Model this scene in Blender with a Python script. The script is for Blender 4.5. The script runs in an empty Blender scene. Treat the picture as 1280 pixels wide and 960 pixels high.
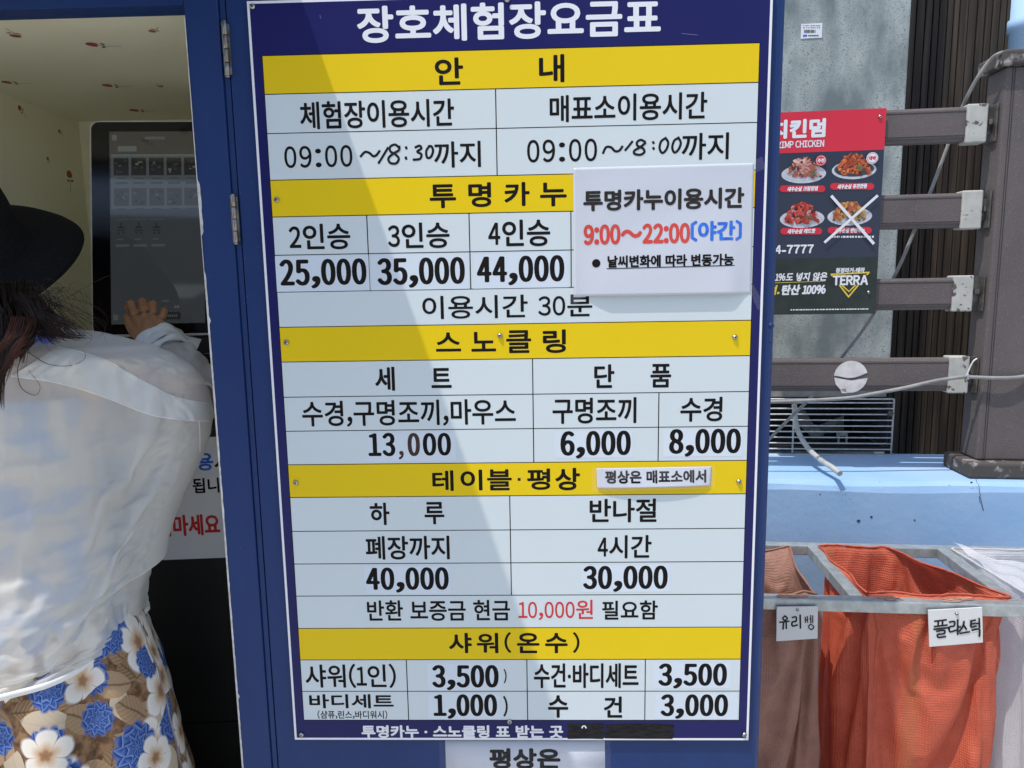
import bpy, bmesh, math, random
from mathutils import Vector, Matrix, Quaternion, noise as mnoise
from mathutils.bvhtree import BVHTree
random.seed(7)
SC = bpy.context.scene
COL = SC.collection
R = math.radians

# ------------------------------------------------------------------ camera, sky, sun, exposure
YAW, PITCH, ROLL = -0.027829, -0.139077, -0.016753
CAM = Vector((0.03089, -1.24112, 1.5))
FPX = 870.0
FW = Vector((math.sin(YAW)*math.cos(PITCH), math.cos(YAW)*math.cos(PITCH), math.sin(PITCH)))
_r0 = Vector((math.cos(YAW), -math.sin(YAW), 0)); _u0 = _r0.cross(FW)
RT = math.cos(ROLL)*_r0 + math.sin(ROLL)*_u0
UP = -math.sin(ROLL)*_r0 + math.cos(ROLL)*_u0
cd = bpy.data.cameras.new('camera'); cam = bpy.data.objects.new('camera', cd); COL.objects.link(cam)
cam.matrix_world = Matrix(((RT.x, UP.x, -FW.x, CAM.x), (RT.y, UP.y, -FW.y, CAM.y), (RT.z, UP.z, -FW.z, CAM.z), (0, 0, 0, 1)))
cd.sensor_width = 36; cd.lens = 36*FPX/1280; cd.clip_start = 0.05; cd.clip_end = 800
SC.camera = cam

SUN_TO = Vector((-0.321, -0.25, 1.0)).normalized()
w = bpy.data.worlds.new('World'); SC.world = w; w.use_nodes = True
nt = w.node_tree; sky = nt.nodes.new('ShaderNodeTexSky'); sky.sky_type = 'NISHITA'; sky.sun_disc = False
sky.sun_elevation = math.asin(SUN_TO.z); sky.sun_rotation = math.atan2(SUN_TO.x, SUN_TO.y)
sky.air_density = 1.0; sky.dust_density = 1.5; sky.ozone_density = 1.0
bg = nt.nodes['Background']; nt.links.new(sky.outputs[0], bg.inputs[0]); bg.inputs[1].default_value = 0.15
sl = bpy.data.lights.new('sun', 'SUN'); sl.energy = 2.6; sl.angle = R(0.53); sl.color = (1.0, 0.96, 0.90)
so = bpy.data.objects.new('sun', sl); COL.objects.link(so)
so.rotation_euler = SUN_TO.to_track_quat('Z', 'Y').to_euler(); so.location = (-3, -3, 8)
SC.view_settings.view_transform = 'Standard'; SC.view_settings.look = 'None'
SC.view_settings.gamma = 1.0; SC.view_settings.use_curve_mapping = False
SC.view_settings.exposure = 0.49

# ------------------------------------------------------------------ measuring helpers
def ray(px, py): return FW*FPX + RT*(px-640) - UP*(py-480)

class Plane:
    """A real plane in the place: origin, two unit axes in it and the normal towards the viewer."""
    def __init__(s, o, U, V):
        s.o = Vector(o); s.U = Vector(U).normalized(); s.V = Vector(V).normalized(); s.N = s.U.cross(s.V)
    def hit(s, px, py):
        d = ray(px, py); t = (s.o-CAM).dot(s.N)/d.dot(s.N); q = CAM+d*t-s.o
        return q.dot(s.U), q.dot(s.V)
    def pt(s, u, v, off=0.0): return s.o+s.U*u+s.V*v+s.N*off
    def px(s, x, y, off=0.0):
        u, v = s.hit(x, y); return s.pt(u, v, off)
def front(y): return Plane((0, y, 0), (1, 0, 0), (0, 0, 1))
def at(px, py, y):
    d = ray(px, py); return CAM+d*((y-CAM.y)/d.y)
SIGN = front(0.0)
# the yard behind stands a few degrees turned against the door
FA = R(4.5)
FX = Vector((math.cos(FA), -math.sin(FA), 0)); FY = Vector((math.sin(FA), math.cos(FA), 0))
FRM = Matrix(((FX.x, FY.x, 0, CAM.x), (FX.y, FY.y, 0, CAM.y), (0, 0, 1, 0), (0, 0, 0, 1)))
def frp(D): return Plane(FRM @ Vector((0, D, 0)), FX, (0, 0, 1))
def fr(px, py, D): return frp(D).hit(px, py)          # (x', z) in the yard's frame

# ------------------------------------------------------------------ materials
def lin(h):
    h = h.lstrip('#'); o = []
    for i in (0, 2, 4):
        c = int(h[i:i+2], 16)/255; o.append(c/12.92 if c <= 0.04045 else ((c+0.055)/1.055)**2.4)
    return tuple(o)+(1.0,)
def col(c): return lin(c) if isinstance(c, str) else (tuple(c)+(1.0,))[:4]
def nd(nt, t, **kw):
    n = nt.nodes.new('ShaderNode'+t)
    for k, v in kw.items(): setattr(n, k, v)
    return n
def math_(nt, op, a, b=None, c=None, clamp=False):
    n = nd(nt, 'Math', operation=op, use_clamp=clamp)
    for i, v in enumerate((a, b, c)):
        if v is None: continue
        if isinstance(v, (int, float)): n.inputs[i].default_value = v
        else: nt.links.new(v, n.inputs[i])
    return n.outputs[0]
def mixc(nt, f, a, b):
    n = nd(nt, 'MixRGB')
    for i, v in enumerate((f, a, b)):
        if isinstance(v, (int, float)): n.inputs[i].default_value = v
        elif isinstance(v, tuple): n.inputs[i].default_value = v
        else: nt.links.new(v, n.inputs[i])
    return n.outputs[0]
def ramp(nt, src, stops, interp='LINEAR'):
    n = nd(nt, 'ValToRGB'); cr = n.color_ramp; cr.interpolation = interp
    while len(cr.elements) < len(stops): cr.elements.new(0.5)
    for e, (p, c) in zip(cr.elements, stops):
        e.position = p; e.color = c if isinstance(c, tuple) else (c, c, c, 1)
    nt.links.new(src, n.inputs[0]); return n.outputs[0]
def noise(nt, vec, scale, detail=4, rough=0.55):
    n = nd(nt, 'TexNoise'); n.inputs['Scale'].default_value = scale; n.inputs['Detail'].default_value = detail
    n.inputs['Roughness'].default_value = rough
    if vec is not None: nt.links.new(vec, n.inputs['Vector'])
    return n.outputs[0]
def objvec(nt, stretch=(1, 1, 1)):
    tc = nd(nt, 'TexCoord'); mp = nd(nt, 'Mapping'); mp.inputs['Scale'].default_value = stretch
    nt.links.new(tc.outputs['Object'], mp.inputs['Vector']); return mp.outputs[0]
def mat(name, c1, c2=None, rough=0.5, scale=8.0, stretch=(1, 1, 1), lo=0.35, hi=0.65, bump=0.0, bscale=60.0, bstretch=None,
        spec=0.5, metal=0.0, speck=None, speck_scale=200, speck_amt=0.62, rvar=0.0, coat=0.0):
    m = bpy.data.materials.new(name); m.use_nodes = True; nt = m.node_tree; b = nt.nodes['Principled BSDF']
    b.inputs['Roughness'].default_value = rough; b.inputs['Specular IOR Level'].default_value = spec
    b.inputs['Metallic'].default_value = metal; b.inputs['Coat Weight'].default_value = coat
    v = objvec(nt, stretch); c = col(c1)
    out = None
    if c2 is not None:
        out = mixc(nt, ramp(nt, noise(nt, v, scale), [(lo, 0.0), (hi, 1.0)]), c, col(c2))
    if speck is not None:
        f = ramp(nt, noise(nt, objvec(nt), speck_scale, 2), [(speck_amt, 0.0), (speck_amt+0.05, 1.0)])
        out = mixc(nt, f, out if out is not None else c, col(speck))
    if out is not None: nt.links.new(out, b.inputs['Base Color'])
    else: b.inputs['Base Color'].default_value = c
    if rvar:
        rr = math_(nt, 'ADD', math_(nt, 'MULTIPLY', noise(nt, objvec(nt), 12, 5), rvar), rough-rvar/2)
        nt.links.new(rr, b.inputs['Roughness'])
    if bump:
        bn = nd(nt, 'Bump'); bn.inputs['Strength'].default_value = bump; bn.inputs['Distance'].default_value = 0.002
        nt.links.new(noise(nt, objvec(nt, bstretch or (1, 1, 1)), bscale, 5), bn.inputs['Height'])
        nt.links.new(bn.outputs[0], b.inputs['Normal'])
    return m
M = {}
M['booth_blue'] = mat('booth blue paint', (0.009, 0.031, 0.125), (0.011, 0.038, 0.150), rough=0.45, spec=.32, scale=7, stretch=(1, 1, .12), bump=0.15, bscale=90, rvar=0.25, speck=(0.16, 0.2, 0.3), speck_scale=240, speck_amt=0.735)
M['booth_dark'] = mat('booth dark gap', (0.008, 0.012, 0.03), rough=0.7)
M['chip'] = mat('chipped white edge', (0.72, 0.70, 0.66), (0.5, 0.48, 0.45), rough=0.8, scale=60)
M['cream'] = mat('cream printed board', (0.92, 0.885, 0.66), (0.88, 0.83, 0.60), rough=0.55, scale=5, bump=0.08, bscale=40, speck=(0.40, 0.33, 0.22), speck_scale=90, speck_amt=0.74)
M['flower_red'] = mat('printed red flower', (0.42, 0.06, 0.06), (0.30, 0.10, 0.08), rough=0.6, scale=200)
M['flower_stem'] = mat('printed stem', (0.20, 0.17, 0.12), rough=0.6)
M['vinyl_navy'] = mat('navy sign vinyl', (0.010, 0.011, 0.095), (0.013, 0.014, 0.105), rough=0.35, scale=2.5, spec=.25, speck=(0.2, 0.2, 0.35), speck_scale=330, speck_amt=0.80, rvar=0.1)
M['vinyl_white'] = mat('white sign vinyl', (0.645, 0.71, 0.72), (0.625, 0.69, 0.70), spec=.3, rough=0.40, scale=2.0, rvar=0.1)
M['border_white'] = mat('white sign border', (0.8, 0.8, 0.82), rough=0.4)
M['vinyl_yellow'] = mat('yellow sign vinyl', (0.82, 0.575, 0.005), (0.785, 0.55, 0.004), rough=0.45, spec=.25, scale=2.5, rvar=0.1, bump=0.05, bscale=50)
M['ink'] = mat('black vinyl lettering', (0.008, 0.007, 0.008), (0.014, 0.011, 0.010), rough=0.6, scale=40, spec=.1)
M['ink_brown'] = mat('scratched brown lettering', (0.055, 0.012, 0.01), (0.025, 0.008, 0.008), rough=0.5, scale=120)
M['ink_red'] = mat('red lettering', (0.60, 0.022, 0.02), rough=0.4)
M['ink_white'] = mat('white lettering', (0.78, 0.79, 0.82), rough=0.4)
M['marker'] = mat('black marker ink', (0.008, 0.0075, 0.008), (0.022, 0.02, 0.022), rough=0.45, spec=.15, scale=60, stretch=(1, 1, 4))
M['sticker'] = mat('price sticker film', (0.665, 0.73, 0.79), (0.645, 0.71, 0.77), rough=0.25, scale=6)
M['paper'] = mat('laminated white paper', (0.60, 0.62, 0.67), (0.565, 0.59, 0.65), rough=0.26, spec=.35, scale=3, bump=0.35, bscale=14)
M['print_grey'] = mat('printed grey lettering', (0.016, 0.013, 0.012), (0.04, 0.03, 0.024), rough=0.5, spec=.25, scale=90, stretch=(4, 1, .4))
M['print_red'] = mat('printed red lettering', (0.68, 0.045, 0.028), (0.60, 0.07, 0.05), rough=0.4, scale=60)
M['print_blue'] = mat('printed blue lettering', (0.02, 0.12, 0.60), (0.04, 0.20, 0.72), rough=0.4, scale=60)
def film(name, c, alpha, rough=0.15):
    m = mat(name, c, rough=rough); nt = m.node_tree; b = nt.nodes['Principled BSDF']; b.inputs['Alpha'].default_value = alpha; return m
M['tape'] = film('clear adhesive tape', (0.85, 0.86, 0.88), 0.055, 0.12)
M['film_clear'] = film('clear laminating film', (0.85, 0.86, 0.88), 0.03, 0.2)
M['steel'] = mat('screw steel', (0.55, 0.54, 0.52), (0.35, 0.33, 0.31), rough=0.32, scale=300, metal=1.0)
M['hinge'] = mat('hinge steel', (0.42, 0.40, 0.36), (0.24, 0.19, 0.14), rough=0.38, scale=80, metal=0.85)
M['black_hole'] = mat('screw slot', (0.01, 0.01, 0.01), rough=0.8)

# ------------------------------------------------------------------ mesh helpers
class MB:
    def __init__(s, M=None):
        s.v = []; s.f = []; s.mi = []; s.sm = []; s.uv = {}; s.M = M or Matrix.Identity(4)
    def P(s, p): s.v.append(s.M @ Vector(p)); return len(s.v)-1
    def face(s, idx, m=0, sm=False): s.f.append(tuple(idx)); s.mi.append(m); s.sm.append(sm)
    def poly(s, pts, m=0, sm=False): s.face([s.P(p) for p in pts], m, sm)
    def box(s, x0, x1, y0, y1, z0, z1, m=0):
        i = [s.P(p) for p in ((x0,y0,z0),(x1,y0,z0),(x1,y1,z0),(x0,y1,z0),(x0,y0,z1),(x1,y0,z1),(x1,y1,z1),(x0,y1,z1))]
        for q in ((0,3,2,1),(4,5,6,7),(0,1,5,4),(1,2,6,5),(2,3,7,6),(3,0,4,7)): s.face([i[k] for k in q], m)
    def prism(s, pts, off, m=0):
        """a polygon and its copy moved by off, closed round the rim"""
        off = Vector(off); a = [s.P(p) for p in pts]; b = [s.P(Vector(p)+off) for p in pts]; n = len(a)
        s.face(a, m); s.face(b[::-1], m)
        for k in range(n): s.face((a[k], b[k], b[(k+1) % n], a[(k+1) % n]), m)
    def bar(s, a, b, wd, ht, m=0, up=(0, 0, 1)):
        a, b, up = Vector(a), Vector(b), Vector(up); d = (b-a).normalized(); x = d.cross(up).normalized(); z = x.cross(d)
        q = [x*(sx*wd/2)+z*(sz*ht/2) for sx, sz in ((-1,-1),(1,-1),(1,1),(-1,1))]
        s.prism([a+k for k in q], b-a, m)
    def tube(s, pts, r, n=8, m=0, cap=True):
        pts = [Vector(p) for p in pts]; rings = []; ref = None
        for i, p in enumerate(pts):
            d = (pts[min(i+1, len(pts)-1)]-pts[max(i-1, 0)]).normalized()
            if ref is None: ref = d.orthogonal().normalized()
            ref = (ref-d*ref.dot(d)).normalized(); b = d.cross(ref)
            rr = r[i] if isinstance(r, (list, tuple)) else r
            rings.append([s.P(p+(ref*math.cos(2*math.pi*k/n)+b*math.sin(2*math.pi*k/n))*rr) for k in range(n)])
        s.skin(rings, m, True)
        if cap: s.face(rings[0][::-1], m); s.face(rings[-1], m)
    def skin(s, rings, m=0, sm=True, closed=True):
        n = len(rings[0])
        for a, b in zip(rings, rings[1:]):
            for k in range(n if closed else n-1): s.face((a[k], a[(k+1) % n], b[(k+1) % n], b[k]), m, sm)
    def lathe(s, c, ax, prof, n=20, m=0):
        c, ax = Vector(c), Vector(ax).normalized(); u = ax.orthogonal().normalized(); v = ax.cross(u); rings = []
        for r, h in prof: rings.append([s.P(c+ax*h+(u*math.cos(2*math.pi*k/n)+v*math.sin(2*math.pi*k/n))*r) for k in range(n)])
        s.skin(rings, m, True); s.face(rings[0][::-1], m); s.face(rings[-1], m)
    def build(s, name, mats, parent=None, bevel=0.0, sub=0, solid=0.0, label=None):
        me = bpy.data.meshes.new(name)
        Mi = Matrix.Identity(4); p = parent
        while p is not None: Mi = p.matrix_basis @ Mi; p = p.parent
        Mi = Mi.inverted()
        me.from_pydata([Mi @ v for v in s.v], [], s.f)
        for k in (mats if isinstance(mats, (list, tuple)) else [mats]): me.materials.append(M[k] if isinstance(k, str) else k)
        me.polygons.foreach_set('material_index', s.mi); me.polygons.foreach_set('use_smooth', s.sm)
        if s.uv:
            ul = me.uv_layers.new(name='UVMap')
            for lp in me.loops: ul.data[lp.index].uv = s.uv.get(lp.vertex_index, (0, 0))
        me.update()
        o = bpy.data.objects.new(name, me); COL.objects.link(o); o.parent = parent
        if bevel:
            b = o.modifiers.new('bevel', 'BEVEL'); b.width = bevel; b.segments = 2; b.limit_method = 'ANGLE'; b.harden_normals = False
        if solid:
            b = o.modifiers.new('solid', 'SOLIDIFY'); b.thickness = solid; b.offset = 0
        if sub:
            b = o.modifiers.new('sub', 'SUBSURF'); b.levels = sub; b.render_levels = sub
        if label: o['label'] = label
        return o
def fixn(o):
    bm = bmesh.new(); bm.from_mesh(o.data); bmesh.ops.recalc_face_normals(bm, faces=bm.faces); bm.to_mesh(o.data); bm.free(); return o
def tag(o, label, cat, group=None):
    o['label'] = label; o['category'] = cat
    if group: o['group'] = group
    return o
def thing(name, label, cat, loc, group=None):
    o = bpy.data.objects.new(name, None); o.empty_display_size = 0.1; COL.objects.link(o); o.location = loc
    return tag(o, label, cat, group)
def struct(o): o['kind'] = 'structure'; return o
def dup(o, parent, delta):
    c = o.copy(); COL.objects.link(c); c.parent = parent; c.location = Vector(o.location)+Vector(delta); return c
def spline(pts, k=8):
    pts = [Vector(p) for p in pts]; out = []
    for i in range(len(pts)-1):
        a = pts[max(i-1, 0)]; b = pts[i]; c = pts[i+1]; d = pts[min(i+2, len(pts)-1)]
        for j in range(k):
            t = j/k
            out.append(0.5*((2*b)+(c-a)*t+(2*a-5*b+4*c-d)*t*t+(3*b-a-3*c+d)*t*t*t))
    out.append(pts[-1]); return out
def interp(tab, x):
    if x <= tab[0][0]: return tab[0][1]
    for (a, va), (b, vb) in zip(tab, tab[1:]):
        if x <= b:
            t = (x-a)/(b-a); t = t*t*(3-2*t)*0.5+t*0.5; return va+(vb-va)*t
    return tab[-1][1]

# ------------------------------------------------------------------ cloth: let a sheet hang and crease under its own weight
def settle(verts, faces, pins, frames=24, grow=.05, bend=.3, tension=12, mass=.12, collider=None, damping=4, self_=False):
    me = bpy.data.meshes.new('settling'); me.from_pydata([Vector(v) for v in verts], [], faces)
    o = bpy.data.objects.new('settling', me); COL.objects.link(o)
    vg = o.vertex_groups.new(name='pin')
    for i, w_ in enumerate(pins):
        if w_ > 0: vg.add([i], w_, 'REPLACE')
    tmp = None
    if collider:
        cm = bpy.data.meshes.new('form'); cm.from_pydata([Vector(v) for v in collider[0]], [], collider[1])
        tmp = bpy.data.objects.new('form', cm); COL.objects.link(tmp); k = tmp.modifiers.new('c', 'COLLISION')
        tmp.collision.thickness_outer = .004; tmp.collision.cloth_friction = 8
    md = o.modifiers.new('cloth', 'CLOTH'); c = md.settings
    c.quality = 6; c.mass = mass; c.tension_stiffness = tension; c.compression_stiffness = tension; c.shear_stiffness = tension*.4; c.bending_stiffness = bend
    c.tension_damping = damping; c.compression_damping = damping; c.shear_damping = damping; c.bending_damping = .5; c.air_damping = 3
    c.vertex_group_mass = 'pin'; c.pin_stiffness = 1; c.shrink_min = -grow; c.shrink_max = -grow
    md.collision_settings.use_collision = collider is not None; md.collision_settings.use_self_collision = self_
    md.collision_settings.distance_min = .004
    md.point_cache.frame_start = 1; md.point_cache.frame_end = frames+1
    for f in range(1, frames+1): SC.frame_set(f)
    dg = bpy.context.evaluated_depsgraph_get(); r_ = o.evaluated_get(dg).to_mesh(); out = [v.co.copy() for v in r_.vertices]
    o.evaluated_get(dg).to_mesh_clear(); bpy.data.objects.remove(o); bpy.data.meshes.remove(me)
    if tmp: bpy.data.objects.remove(tmp); bpy.data.meshes.remove(cm)
    SC.frame_set(1); return out

# ------------------------------------------------------------------ lettering
_tc = {}
def _glyph(ch, shear):
    k = (ch, shear)
    if k not in _tc:
        c = bpy.data.curves.new('t', 'FONT'); c.body = ch; c.size = 1; c.resolution_u = 5; c.shear = shear
        o = bpy.data.objects.new('t', c); COL.objects.link(o)
        dg = bpy.context.evaluated_depsgraph_get(); me = bpy.data.meshes.new_from_object(o.evaluated_get(dg))
        _tc[k] = ([(v.co.x, v.co.y) for v in me.vertices], [tuple(p.vertices) for p in me.polygons])
        bpy.data.objects.remove(o); bpy.data.curves.remove(c); bpy.data.meshes.remove(me)
    return _tc[k]
def glyphs(body, space=1.0, shear=0.0, mono=False):
    """flat outlines of a line of words; figures and latin letters use the wide forms, set close together"""
    pen = 0.0; V = []; F = []
    for ch in body:
        if ch == ' ': pen += 0.30*space; continue
        n = ord(ch); wide = 0x21 <= n <= 0x7e and ch != '-'
        vs, fs = _glyph(chr(n+0xFEE0) if wide else ch, shear)
        x0 = min(v[0] for v in vs); x1 = max(v[0] for v in vs)
        if wide:
            adv = 0.545 if ch.isdigit() else (x1-x0)+(0.09 if not ch.isalpha() else 0.11)
            if ch == '1': adv = 0.50
            dx = pen+(adv-(x1-x0))/2-x0
            if ch.isdigit() and not mono:
                q = min(1.0, .40/(x1-x0)); adv = .49 if ch != '1' else .42; b = len(V)
                V += [((x-x0)*q+pen+(adv-(x1-x0)*q)/2, y) for x, y in vs]; F += [tuple(i+b for i in f) for f in fs]; pen += adv; continue
            if mono:
                adv = .444 if ch.isdigit() else .305; q = min(1.0, .335/(x1-x0)); b = len(V)
                V += [((x-x0)*q+pen+(adv-(x1-x0)*q)/2, y) for x, y in vs]; F += [tuple(i+b for i in f) for f in fs]; pen += adv; continue
        elif ch in '·-': adv = 0.26 if ch == '·' else .36; dx = pen+(adv-(x1-x0))/2-x0
        elif ch in '〔〕': adv = x1-x0+0.08; dx = pen+0.04-x0
        else: adv = _HG; dx = pen
        b = len(V); V += [(x+dx, y) for x, y in vs]; F += [tuple(i+b for i in f) for f in fs]
        pen += adv*space
    return V, F
_HG = 0.0
_v = _glyph('라', 0.0)[0]; _w = [v[0] for v in _glyph('라라', 0.0)[0]]
_HG = (max(_w)-min(_w))-(max(v[0] for v in _v)-min(v[0] for v in _v))
print('hangul advance', _HG)
def text(parent, body, pl, xl, xr, yt, yb, m, off=0.0012, bold=0.02, boldx=None, shear=0.0, name='lettering', space=1.0, mb=None, mi=0, mono=False):
    """Lettering laid on the plane pl, filling the box measured at its mid height and mid width; bold thickens the strokes."""
    vs, fs = glyphs(body, space, shear, mono)
    x0 = min(v[0] for v in vs); x1 = max(v[0] for v in vs); y0 = min(v[1] for v in vs); y1 = max(v[1] for v in vs)
    xc, yc = (xl+xr)/2, (yt+yb)/2
    uA, vA = pl.hit(xl, yc); uB, vB = pl.hit(xr, yc)
    vb = pl.hit(xc, yb)[1]; vt = pl.hit(xc, yt)[1]
    H = vt-vb; W = uB-uA; ry = bold*H; rx = (boldx if boldx is not None else bold)*H
    sx = (W-2*rx)/(x1-x0); sy = (H-2*ry)/(y1-y0)
    own = mb is None
    if own: mb = MB()
    dirs = [(0, 0)] if bold <= 0 else [(0, 0)]+[(math.cos(a*math.pi/4), math.sin(a*math.pi/4)) for a in range(8)]
    for k, (dx, dy) in enumerate(dirs):
        b = len(mb.v)
        for x, y in vs: mb.P(pl.pt(uA+rx+(x-x0)*sx+dx*rx, vb+ry+(y-y0)*sy+dy*ry, off+k*8e-6))
        for f in fs: mb.face([b+i for i in f], mi)
    if own: return mb.build(name, m, parent)
def stroke(mb, pl, pts, wpx, off, mi=0, k=6, sm=True):
    """A pen stroke: a ribbon along measured points."""
    q = [Vector(pl.hit(*p)+(0,)) for p in pts]
    if len(q) > 2 and sm: q = spline(q, k)
    w = abs(pl.hit(pts[0][0]+wpx, pts[0][1])[0]-pl.hit(*pts[0])[0])/2
    L = []; Rr = []
    for i, p in enumerate(q):
        d = (q[min(i+1, len(q)-1)]-q[max(i-1, 0)]); d.normalize(); n = Vector((-d.y, d.x, 0))
        e = d*w*0.8*(-1 if i == 0 else 1 if i == len(q)-1 else 0)
        o = off+i*5e-6
        L.append(mb.P(pl.pt(*(p+n*w+e).xy, o))); Rr.append(mb.P(pl.pt(*(p-n*w+e).xy, o)))
    for i in range(len(q)-1): mb.face((L[i], Rr[i], Rr[i+1], L[i+1]), mi)
def disc(mb, pl, px, py, rpx, off, mi=0, n=18, sy=1.0, rot=0.0):
    u, v = pl.hit(px, py); r = abs(pl.hit(px+rpx, py)[0]-u)
    pts = []
    for k in range(n):
        a = 2*math.pi*k/n; x, y = r*math.cos(a), r*sy*math.sin(a)
        pts.append(pl.pt(u+x*math.cos(rot)-y*math.sin(rot), v+x*math.sin(rot)+y*math.cos(rot), off))
    mb.poly(pts, mi)
def pquad(mb, pl, x0, y0, x1, y1, off, mi=0):
    """axis-aligned rectangle on the plane from two measured corners"""
    xc, yc = (x0+x1)/2, (y0+y1)/2
    u0 = pl.hit(x0, yc)[0]; u1 = pl.hit(x1, yc)[0]; v0 = pl.hit(xc, y1)[1]; v1 = pl.hit(xc, y0)[1]
    mb.poly([pl.pt(u0, v0, off), pl.pt(u1, v0, off), pl.pt(u1, v1, off), pl.pt(u0, v1, off)], mi)
    return u0, u1, v0, v1

# ================================================================== GROUND
M['concrete_floor'] = mat('concrete yard', (0.54, 0.53, 0.50), (0.46, 0.45, 0.42), rough=0.9, scale=1.2, bump=0.3, bscale=80, speck=(0.12, 0.12, 0.11), speck_scale=150, speck_amt=0.68)
g = MB(); g.poly([(-300, -300, 0), (300, -300, 0), (300, 300, 0), (-300, 300, 0)])
struct(g.build('ground', 'concrete_floor'))

# ================================================================== BOOTH
YF = 0.008                                               # face of post, header and door
xPL = at(262, 430, YF).x                                 # opening edge / post
xPL2 = at(261, 430, YF).x
xGap = at(311.5, 430, YF).x
zHead = at(110, 9.5, YF).z
booth = thing('kiosk_booth', 'navy blue painted booth with cream flower-print interior and its door swung open', 'booth', (-1.0, 0.5, 0))
zc = zHead+0.015                                         # ceiling
d = ray(98, 152); t = (zc-CAM.z)/d.z; corner = CAM+d*t
yB, xL = corner.y, corner.x
b = MB(); xs = at(302, 430, YF).x
b.box(xPL, xs, YF, YF+0.045, 0.0, 2.17)
post = b.build('post', 'booth_blue', booth, bevel=0.0025)
b = MB(); b.box(xs+0.0008, xGap-0.003, YF+0.004, YF+0.045, 0.0, 2.17); b.build('door_stop', 'booth_blue', booth, bevel=0.001)
# chipped raw edge along the opening, ragged on the paint side
b = MB(); rnd = random.Random(3); n = 260; L = []; Rr = []
for i in range(n+1):
    z = 0.02+(zHead-0.04)*i/n
    py = 355-(z-1.5)*700
    thick = 0.0050 if 222 < py < 285 else (0.0014 if py < 330 else 0.0032)
    if 285 <= py < 330: thick = 0.001
    ww = max(0.0006, thick*(0.85+0.25*rnd.random()) + (0.003 if rnd.random() > 0.985 else 0))
    L.append(b.P((xPL-0.0003, YF-0.0006, z))); Rr.append(b.P((xPL+ww, YF-0.0006, z)))
for i in range(n): b.face((L[i], Rr[i], Rr[i+1], L[i+1]))
k = b.P((xPL-0.0003, YF+0.02, 0.02)); k2 = b.P((xPL-0.0003, YF+0.02, zHead-0.02)); b.face((L[0], L[n], k2, k))
b.build('bare_edge', 'chip', booth)
b = MB(); b.box(xL-0.075, xL-0.031, YF, YF+0.045, 0, 2.17); b.build('post', 'booth_blue', booth, bevel=0.0025)
b = MB(); b.box(xL-0.03, xPL-0.001, YF, YF+0.045, zHead, 2.17); b.box(xPL-0.001, xPL, YF+0.001, YF+0.02, zHead, zHead+0.01)
b.build('header', 'booth_blue', booth, bevel=0.0025)
def flower(b, pl, px, py, s=1.0, rot=0.0):
    u, v = pl.hit(px, py)
    c, sn = math.cos(rot), math.sin(rot)
    def q(x, y, o): return pl.pt(u+(x*c-y*sn)*s, v+(x*sn+y*c)*s, o)
    rr = random.Random(int(px*7+py))
    for k in range(7):
        a = math.pi*(0.1+0.8*k/6)+rr.uniform(-.1, .1); x, y = 0.0045*math.cos(a), 0.005+0.005*math.sin(a)
        b.poly([q(x+0.006*math.cos(t), y+0.007*math.sin(t), 0.0006+k*2e-5) for t in [2*math.pi*j/8 for j in range(8)]], 1)
    st = [(0, 0.004), (0.002, -0.010), (-0.003, -0.022), (-0.006, -0.034)]
    for (ax, ay), (bx, by) in zip(st, st[1:]): b.poly([q(ax-.0008, ay, .0004), q(ax+.0008, ay, .0004), q(bx+.0006, by, .0004), q(bx-.0006, by, .0004)], 2)
    for sx in (1, -1): b.poly([q(0, -0.008, .0005), q(sx*0.009, -0.004, .0005), q(sx*0.013, -0.006, .0005), q(sx*0.007, -0.011, .0005)], 2)
CM = ['cream', 'flower_red', 'flower_stem']
CEIL = Plane((0, 0, zc), (-1, 0, 0), (0, 1, 0)); CEIL.N = Vector((0, 0, -1))
CEIL.U = Vector((1, 0, 0))
b = MB(); b.box(xL, xPL+0.12, YF+0.046, yB, zc, zc+0.02)
for px, py, s, r in ((122, 56, 1.3, 2.0), (140, 107, 1.3, 2.0), (173, 138, 1.4, 2.0), (14, 103, 1.2, 2.0), (18, 43, 1.0, .4), (192, 38, .7, 1.0), (200, 107, .7, .3)):
    flower(b, CEIL, px, py, s, r)
b.build('ceiling_panel', CM, booth)
LW = Plane((xL, 0, 0), (0, 1, 0), (0, 0, 1)); LW.N = Vector((1, 0, 0))
b = MB(); b.box(xL-0.02, xL, YF+0.046, yB+0.02, 0, zc+0.02)
for px, py, s, r in ((87, 222, 1.2, 0.1), (60, 200, .5, .4), (26, 137, .7, 1.0), (75, 165, .5, 1.2)): flower(b, LW, px, py, s, r)
b.build('side_panel', CM, booth)
BW = front(yB)
b = MB(); b.box(xL, xPL+0.12, yB, yB+0.02, 0, zc)
for px, py, s, r in ((101, 329, 1.5, 0.1),): flower(b, BW, px, py, s, r)
b.build('rear_panel', CM, booth)
b = MB(); b.box(xPL+0.121, xPL+0.141, YF+0.046, yB, 0, zc+0.02); b.build('side_panel', CM, booth)
b = MB(); b.box(xL, xPL+0.12, YF+0.046, yB, 0.0, 0.06); b.build('floor_panel', 'booth_dark', booth)
# little roof that shades the opening
e1 = SIGN.hit(378, 0); e2 = SIGN.hit(645, 750)
zr = 2.24; xe = e1[0]+(e2[0]-e1[0])/(e2[1]-e1[1])*(zr-e1[1])
b = MB(); b.box(xL-0.15, xe, -0.42, yB+0.1, zr-0.06, zr); b.build('roof', 'booth_blue', booth, bevel=0.004)
b = MB(); b.box(xL-0.03, xGap-0.003, YF+0.046, YF+0.07, 2.17, zr-0.061); b.build('roof_upstand', 'booth_blue', booth)
print('sun slope', (e2[0]-e1[0])/(e2[1]-e1[1]), 'xL', xL, 'yB', yB, 'zc', zc, 'xPL', xPL, 'gap', xGap, 'xe', xe)
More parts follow.
